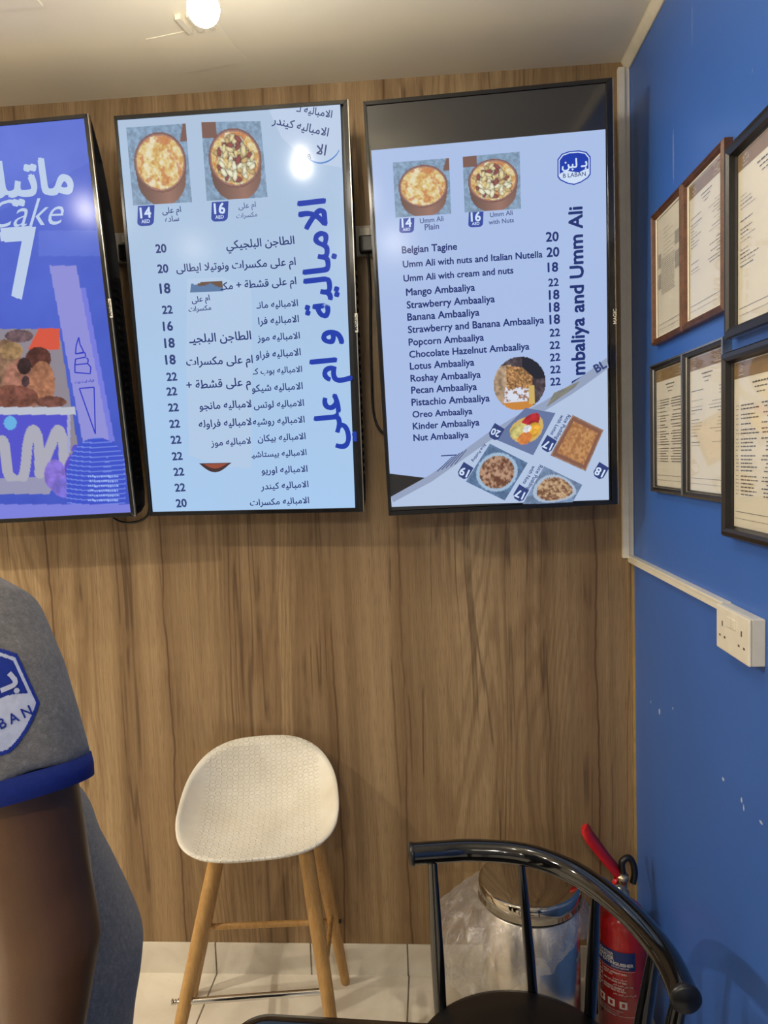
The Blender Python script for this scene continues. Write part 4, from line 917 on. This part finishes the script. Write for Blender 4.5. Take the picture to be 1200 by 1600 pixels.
MB().tube([(0.137+0.2*math.cos(2*math.pi*k/40), 1.247+0.2*math.sin(2*math.pi*k/40), 0.2) for k in range(41)], 0.007, 10).build('stretcher', M_CHROME, ch)

# ------------------------------------------------------------------ cafe table whose far edge shows at the bottom
tb = thing('cafe_table', (0.07, 0.70, 0), 'glossy black table edge with rounded corner at the bottom of the picture', 'table')
def tbl(x, y, z): a = -0.055; return (-0.330+x*math.cos(a)-y*math.sin(a), 1.046+x*math.sin(a)+y*math.cos(a), z)
def top_ring(ins, z, W=0.80, Dp=0.62, R=0.055):
    pts = []
    for (cx, cy, a0) in ((W-R, -R, 0), (R, -R, 90), (R, -Dp+R, 180), (W-R, -Dp+R, 270)):
        for k in range(9):
            a = math.radians(a0+90*k/8); pts.append(tbl(cx+(R-ins)*math.cos(a), cy+(R-ins)*math.sin(a), z))
    return pts
MB().loft([top_ring(0.006, 0.722), top_ring(0.0, 0.727), top_ring(0, 0.745), top_ring(0.005, 0.751), top_ring(0.02, 0.7515)]).build('tabletop', nm('black_table_gloss', rgb(20, 16, 15), 0.12, 0.2, coat=0.3), tb)
MB().tube([(0.07, 0.70, 0.02), (0.07, 0.70, 0.722)], 0.03, 20).build('pedestal', M_BLACKG, tb)
MB().lathe([(0.20, 0.0), (0.20, 0.008), (0.05, 0.02), (0.035, 0.04)], (0.07, 0.70, 0), 40).build('table_base', M_BLACKP, tb)

# ------------------------------------------------------------------ the person at the left edge
PC = Vector((-0.606, 0.876, 0)); FWD = Vector((-0.76, -0.65, 0)).normalized(); LAT = Vector((-0.65, 0.76, 0)).normalized(); UP = Vector((0, 0, 1.02))
def pp(r, f, z): return PC+LAT*r+FWD*f+UP*z
def ell(b, rows, n=28, cap=True):
    """closed loft of ellipses: (r, f, z, radius lateral, radius forward[, squareness])"""
    rings = []
    for row in rows:
        r, f, z, a, c = row[:5]; e = row[5] if len(row) > 5 else 1.0
        sg = lambda x: math.copysign(abs(x)**e, x)
        rings.append([pp(r+a*sg(math.cos(q)), f+c*sg(math.sin(q)), z) for q in [2*math.pi*k/n for k in range(n)]])
    b.loft(rings)
def limb(b, pts, rad, n=20): b.tube([pp(*p) for p in pts], rad, n)
def ball(b, c, r, n=14):
    c = pp(*c); rx, rf, rz = r if hasattr(r, '__len__') else (r, r, r); rings = []
    for i in range(1, n):
        a = math.pi*i/n-math.pi/2; rings.append([c+LAT*rx*math.cos(a)*math.cos(q)+FWD*rf*math.cos(a)*math.sin(q)+UP*rz*math.sin(a) for q in [2*math.pi*k/n for k in range(n)]])
    b.loft(rings)
def fuse(b, name, mats, parent, voxel, smooth_it, fac=0.5):
    """Join the overlapping closed shapes into one continuous skin."""
    o = b.build(name, mats, parent); md = o.modifiers.new('r', 'REMESH'); md.mode = 'VOXEL'; md.voxel_size = voxel; md.use_smooth_shade = True
    s_ = o.modifiers.new('s', 'SMOOTH'); s_.factor = fac; s_.iterations = smooth_it
    bpy.context.view_layer.update(); dg = bpy.context.evaluated_depsgraph_get()
    me = bpy.data.meshes.new_from_object(o.evaluated_get(dg)); old = o.data; o.modifiers.clear(); o.data = me; bpy.data.meshes.remove(old)
    me.name = name
    for p in me.polygons: p.use_smooth = True
    if not me.materials:
        me.materials.append(mats)
    return o
pe = thing('person', PC, 'person in grey t-shirt with blue cuffs standing at the left edge, arm hanging down', 'person')
def skin_mat():
    c = rgb(92, 60, 34); m = mat('brown_skin', c, 0.42, spec=0.4); t = NT(m); v = t.coord(); n = t.noise(v, 9, 5, 0.6); f = t.noise(v, 260, 3)
    t.l.new(t.ramp(n, [(0.3, rgb(80, 51, 29)), (0.7, rgb(100, 66, 38))]), bs(m).inputs['Base Color']); t.l.new(t.bump(f, 0.08, 0.002), bs(m).inputs['Normal'])
    bs(m).inputs['Subsurface Weight'].default_value = 0.08; bs(m).inputs['Subsurface Radius'].default_value = (0.01, 0.004, 0.002); return m
b = MB()
ell(b, [(0, -0.029, 0.84, 0.130, 0.100), (0, -0.035, 0.90, 0.168, 0.122), (0, -0.035, 1.00, 0.155, 0.100), (0, -0.006, 1.12, 0.150, 0.115), (0, 0.033, 1.25, 0.165, 0.112), (0, 0.051, 1.36, 0.172, 0.105), (0, 0.069, 1.43, 0.150, 0.088), (0, 0.083, 1.48, 0.085, 0.066), (0, 0.100, 1.52, 0.056, 0.058), (0, 0.130, 1.57, 0.055, 0.060), (0, 0.160, 1.62, 0.050, 0.055)])
_save = (PC, LAT, FWD); _hd = math.radians(12); PC = PC+FWD*0.16-UP*0.01
LAT, FWD = LAT*math.cos(_hd)+FWD*math.sin(_hd), FWD*math.cos(_hd)-LAT*math.sin(_hd)      # the head is bent forward
HEAD = (PC, LAT, FWD)
ell(b, [(0, 0.03, 1.545, 0.03, 0.03), (0, 0.035, 1.56, 0.050, 0.060), (0, 0.025, 1.60, 0.066, 0.082), (0, 0.015, 1.66, 0.074, 0.095), (0, 0.01, 1.71, 0.075, 0.098), (0, 0.005, 1.755, 0.062, 0.080), (0, 0.0, 1.782, 0.030, 0.040)])
ball(b, (0, 0.118, 1.642), (0.014, 0.018, 0.018)); ball(b, (0, 0.110, 1.668), (0.010, 0.014, 0.026)); ball(b, (0, 0.105, 1.600), (0.024, 0.012, 0.008)); ball(b, (0, 0.10, 1.588), (0.022, 0.012, 0.007)); ball(b, (0, 0.085, 1.562), (0.026, 0.02, 0.016))
ball(b, (0, 0.098, 1.697), (0.05, 0.014, 0.010))
for s in (-1, 1): ball(b, (s*0.078, 0.0, 1.655), (0.010, 0.020, 0.032))
PC, LAT, FWD = _save
def hand(b, s, w):
    """palm, four fingers and a thumb, hanging relaxed from wrist w=(r,f,z)"""
    r, f, z = w
    ell(b, [(r, f, z+0.01, 0.020, 0.027), (r, f+0.004, z-0.03, 0.015, 0.038), (r-s*0.003, f+0.008, z-0.075, 0.014, 0.042), (r-s*0.006, f+0.008, z-0.098, 0.011, 0.038)], 16)
    for i, (df, L_) in enumerate(((0.036, 0.068), (0.014, 0.078), (-0.008, 0.072), (-0.028, 0.056))):
        x = r-s*0.006; limb(b, [(x, f+0.006+df, z-0.085), (x-s*0.004, f+0.008+df, z-0.10-L_*0.40), (x-s*0.014, f+0.010+df, z-0.10-L_*0.75), (x-s*0.028, f+0.010+df, z-0.10-L_)], [0.0095, 0.0088, 0.0082, 0.0068], 10)
    limb(b, [(r-s*0.006, f+0.026, z-0.018), (r-s*0.018, f+0.052, z-0.048), (r-s*0.022, f+0.060, z-0.078), (r-s*0.024, f+0.058, z-0.10)], [0.014, 0.0115, 0.010, 0.0075], 10)
ARM = {1: [(0.160, 0.02, 1.425), (0.198, 0.004, 1.36), (0.214, -0.006, 1.27), (0.222, -0.016, 1.19), (0.228, -0.022, 1.135), (0.232, -0.026, 1.08), (0.236, -0.012, 0.98), (0.238, 0.006, 0.885)]}
ARM[-1] = [(-r, f, z) for r, f, z in ARM[1]]
for s in (1, -1):
    limb(b, ARM[s], [0.062, 0.064, 0.062, 0.057, 0.053, 0.053, 0.042, 0.028], 22)
    hand(b, s, ARM[s][-1])
    limb(b, [(s*0.088, 0.0, 0.90), (s*0.092, 0.005, 0.72), (s*0.092, 0.01, 0.50), (s*0.092, -0.008, 0.33), (s*0.092, -0.02, 0.07)], [0.092, 0.080, 0.056, 0.054, 0.036], 20)
    ell(b, [(s*0.092, 0.04, 0.012, 0.036, 0.115), (s*0.092, 0.03, 0.04, 0.036, 0.095), (s*0.092, 0.0, 0.075, 0.034, 0.05)], 18)
body = fuse(b, 'body', skin_mat(), pe, 0.0058, 4)
def shirt_mat():
    m = mat('grey_heather_cotton', rgb(104, 104, 104), 0.9, spec=0.2); t = NT(m); v = t.coord(); n = t.noise(v, 150, 4, 0.7); n2 = t.noise(t.mapping(v, (1, 1, 3)), 420, 2, 0.6); w_ = t.noise(v, 7, 4, 0.5)
    h = t.math('ADD', t.math('MULTIPLY', n, 0.6), t.math('MULTIPLY', n2, 0.4))
    t.l.new(t.ramp(h, [(0.3, rgb(92, 90, 88)), (0.52, rgb(120, 117, 112)), (0.72, rgb(150, 146, 140))]), bs(m).inputs['Base Color'])
    t.l.new(t.bump(t.math('ADD', t.math('MULTIPLY', n2, 0.15), w_), 0.35, 0.02), bs(m).inputs['Normal']); bs(m).inputs['Sheen Weight'].default_value = 0.2; return m
M_SHIRT = shirt_mat(); M_CUFF = nm('blue_rib_cotton', rgb(30, 46, 116), 0.85, 0.12, 220, 0.1, spec=0.2)
b = MB()
ell(b, [(0, -0.020, 0.800, 0.195, 0.135), (0, -0.028, 0.860, 0.198, 0.142), (0, -0.034, 0.900, 0.194, 0.147), (0, -0.037, 0.940, 0.190, 0.148), (0, -0.025, 1.000, 0.186, 0.142), (0, -0.015, 1.050, 0.182, 0.135), (0, 0.010, 1.140, 0.176, 0.129), (0, 0.032, 1.240, 0.182, 0.126), (0, 0.052, 1.340, 0.186, 0.115), (0, 0.065, 1.405, 0.178, 0.105), (0, 0.079, 1.450, 0.135, 0.087), (0, 0.089, 1.485, 0.080, 0.071), (0, 0.095, 1.500, 0.070, 0.067)], 40)
for s in (1, -1):
    limb(b, [(s*0.12, 0.035, 1.425), (s*0.172, 0.015, 1.410), (s*0.205, 0.004, 1.365), (s*0.224, 0.0, 1.325), (s*0.238, 0.0, 1.278)], [0.070, 0.074, 0.075, 0.076, 0.079], 28)
# sleeve and side folds
for (p0, p1, r_) in (((-0.165, -0.05, 1.40), (-0.262, -0.068, 1.285), 0.012), ((-0.20, -0.045, 1.40), (-0.280, -0.045, 1.29), 0.010), ((-0.01, -0.166, 0.955), (-0.10, -0.138, 0.905), 0.016), ((-0.12, -0.092, 1.08), (-0.14, -0.085, 0.95), 0.014)):
    a, c = p0, p1; mid_ = tuple((x+y)/2 for x, y in zip(a, c)); limb(b, [a, mid_, c], [r_*0.5, r_, r_*0.6], 10)
shirt = fuse(b, 't_shirt', M_SHIRT, pe, 0.0075, 6)
# soft cloth folds: diagonal on the sleeves, slanting on the trunk
_nv = [v.normal.copy() for v in shirt.data.vertices]
for v_, n_ in zip(shirt.data.vertices, _nv):
    w_ = shirt.matrix_world @ v_.co - PC; r_, f_, z_ = w_.dot(LAT), w_.dot(FWD), w_.z/1.02
    if abs(r_) > 0.17 and z_ > 1.26:
        k_ = min(1, (abs(r_)-0.17)/0.03)*min(1, max(0, 1.44-z_)/0.05); d_ = 0.0032*math.sin(95*(f_*0.8+(1.45-z_)*0.55)+3*math.sin(9*z_))*k_
    else:
        k_ = min(1, max(0, 1.32-z_)/0.1); d_ = 0.0045*math.sin(46*(z_*0.9+f_*0.7)+4*math.sin(11*f_+6*z_))*k_*(0.5+0.5*math.sin(17*z_+5*r_))
    v_.co += n_*d_
shirt.data.update()
def ring_at(c, d, R, hgt, th, m, name, parent):
    d = Vector(d).normalized(); bb = MB(); 
    bb.lathe([(R-th, 0), (R, 0.0), (R+0.001, hgt*0.5), (R, hgt), (R-th, hgt), (R-th, 0)], c, 40, axis=d, cap=False); return bb.build(name, m, parent)
for s in (1, -1):
    d = pp(s*0.238, 0.0, 1.278)-pp(s*0.224, 0, 1.325); ring_at(pp(s*0.237, 0.0, 1.281), d, 0.0795, 0.024, 0.016, M_CUFF, 'sleeve_cuff', shirt)['label'] = 'royal blue sleeve cuff'
ring_at(pp(0, 0.088, 1.488), FWD*0.25+UP, 0.078, 0.02, 0.012, M_CUFF, 'collar_band', shirt)
# sleeve seam and emblem patch lie on the shirt surface
sm = shirt.data; bv = BVHTree.FromPolygons([shirt.matrix_world @ v.co for v in sm.vertices], [tuple(p.vertices) for p in sm.polygons])
PATCH_O = pp(-0.42, 0.022, 1.362); PATCH_D = (LAT+UP*0.05).normalized()
def on_shirt(x, y, lift):
    """x to the viewer's right along the person's side, y up."""
    a = 0.28; xx = x*math.cos(a)-y*math.sin(a); yy = x*math.sin(a)+y*math.cos(a)
    h_ = bv.ray_cast(PATCH_O-FWD*xx+UP*yy, PATCH_D)
    if h_[0] is None: h_ = (pp(-0.29, -xx, 1.33+yy), -LAT)
    return h_[0]+h_[1]*lift
M_PBLUE = nm('patch_blue', rgb(30, 52, 140), 0.75, 0.12, 120, spec=0.2); M_PWHITE = nm('patch_white', rgb(188, 194, 212), 0.8, 0.10, 120, spec=0.2)
b = MB(); hw, hh = 0.041, 0.046
def in_sh(x, y, k):
    x, y = abs(x)/(hw*k), y/(hh*k)
    if abs(x) > 1 or y > 1: return False
    top_ = 0.98-0.42*max(0, x-0.45)**1.4*2.0; botm = -0.42-0.58*(1-x**1.6)
    return botm < y < top_
G_ = 120
def cell(i, j): return ((i/G_*2-1)*hw*1.02, (j/G_*2-1)*hh*1.02)
idx = {}
pts_ = []
def gv(i, j):
    if (i, j) not in idx: idx[(i, j)] = len(pts_); pts_.append(on_shirt(*cell(i, j), 0.0018))
    return idx[(i, j)]
fa, fm = [], []
for i in range(G_):
    for j in range(G_):
        x, y = cell(i+0.5, j+0.5)
        if not in_sh(x, y, 1.0): continue
        mi = 0
        if in_sh(x, y, 0.93) and not in_sh(x, y, 0.87): mi = 1
        elif in_sh(x, y, 0.9) and y < -0.010+0.008*math.sin(x*70+0.6)+x*0.08: mi = 1
        fa.append((gv(i, j), gv(i+1, j), gv(i+1, j+1), gv(i, j+1))); fm.append(mi)
o_ = len(b.v); b.v.extend([tuple(p) for p in pts_]); b.f.extend(fa); b.m.extend(fm); b.sm.extend([True]*len(fa))
for t, x0, x1, y, mi, bo in (('B  L A B A N', -0.033, 0.032, -0.025, 0, 0.015), ('بـ لبن', -0.032, 0.032, 0.004, 1, 0.03)):
    v, f = glyphs(t, bo); k = (x1-x0)/(v[:, 0].max()-v[:, 0].min()); xm = v[:, 0].min()
    b.add([on_shirt(x0+(q[0]-xm)*k, y+q[1]*k, 0.0030) for q in v], f, mi)
b.build('sleeve_patch', [M_PBLUE, M_PWHITE], shirt)['label'] = 'blue and white emblem patch'
# trousers, shoes, hair
M_TROU = nm('black_trousers', rgb(34, 34, 38), 0.85, 0.15, 90, 0.1, spec=0.2)
b = MB(); ell(b, [(0, 0, 0.80, 0.176, 0.13), (0, -0.01, 0.90, 0.178, 0.124), (0, -0.012, 0.96, 0.168, 0.116), (0, -0.01, 1.0, 0.160, 0.110)], 32)
for s in (1, -1): limb(b, [(s*0.088, 0, 0.88), (s*0.094, 0.005, 0.72), (s*0.094, 0.01, 0.50), (s*0.094, -0.006, 0.33), (s*0.094, -0.018, 0.09)], [0.102, 0.092, 0.072, 0.068, 0.060], 24)
fuse(b, 'trousers', M_TROU, pe, 0.009, 4)
for s in (1, -1):
    b = MB(); ell(b, [(s*0.093, 0.045, 0.0, 0.044, 0.135, 0.8), (s*0.093, 0.045, 0.02, 0.047, 0.138, 0.8), (s*0.093, 0.035, 0.05, 0.043, 0.118, 0.9), (s*0.093, 0.0, 0.085, 0.042, 0.065), (s*0.093, -0.015, 0.10, 0.042, 0.050)], 24); b.build('shoe', M_BLACKP, pe)
PC, LAT, FWD = HEAD
b = MB(); ell(b, [(0, -0.045, 1.62, 0.062, 0.045), (0, -0.028, 1.66, 0.079, 0.075), (0, -0.010, 1.705, 0.082, 0.092), (0, 0.0, 1.75, 0.076, 0.092), (0, 0.0, 1.785, 0.052, 0.066), (0, 0, 1.797, 0.02, 0.03)], 28); fuse(b, 'hair', nm('black_hair', rgb(18, 15, 14), 0.6, 0.3, 200, 0.4), pe, 0.007, 3)
for s in (1, -1): 
    b = MB(); ball(b, (s*0.030, 0.098, 1.682), (0.013, 0.010, 0.008)); ey_ = b.build('eye', nm('eye_white', rgb(225, 220, 212), 0.2, 0.02), pe)
    b = MB(); ball(b, (s*0.030, 0.1045, 1.682), (0.0058, 0.0045, 0.0058)); b.build('iris', nm('iris_brown', rgb(40, 24, 16), 0.15, 0.1), ey_)

bpy.data.objects.remove(_to, do_unlink=True); bpy.data.curves.remove(_tc)
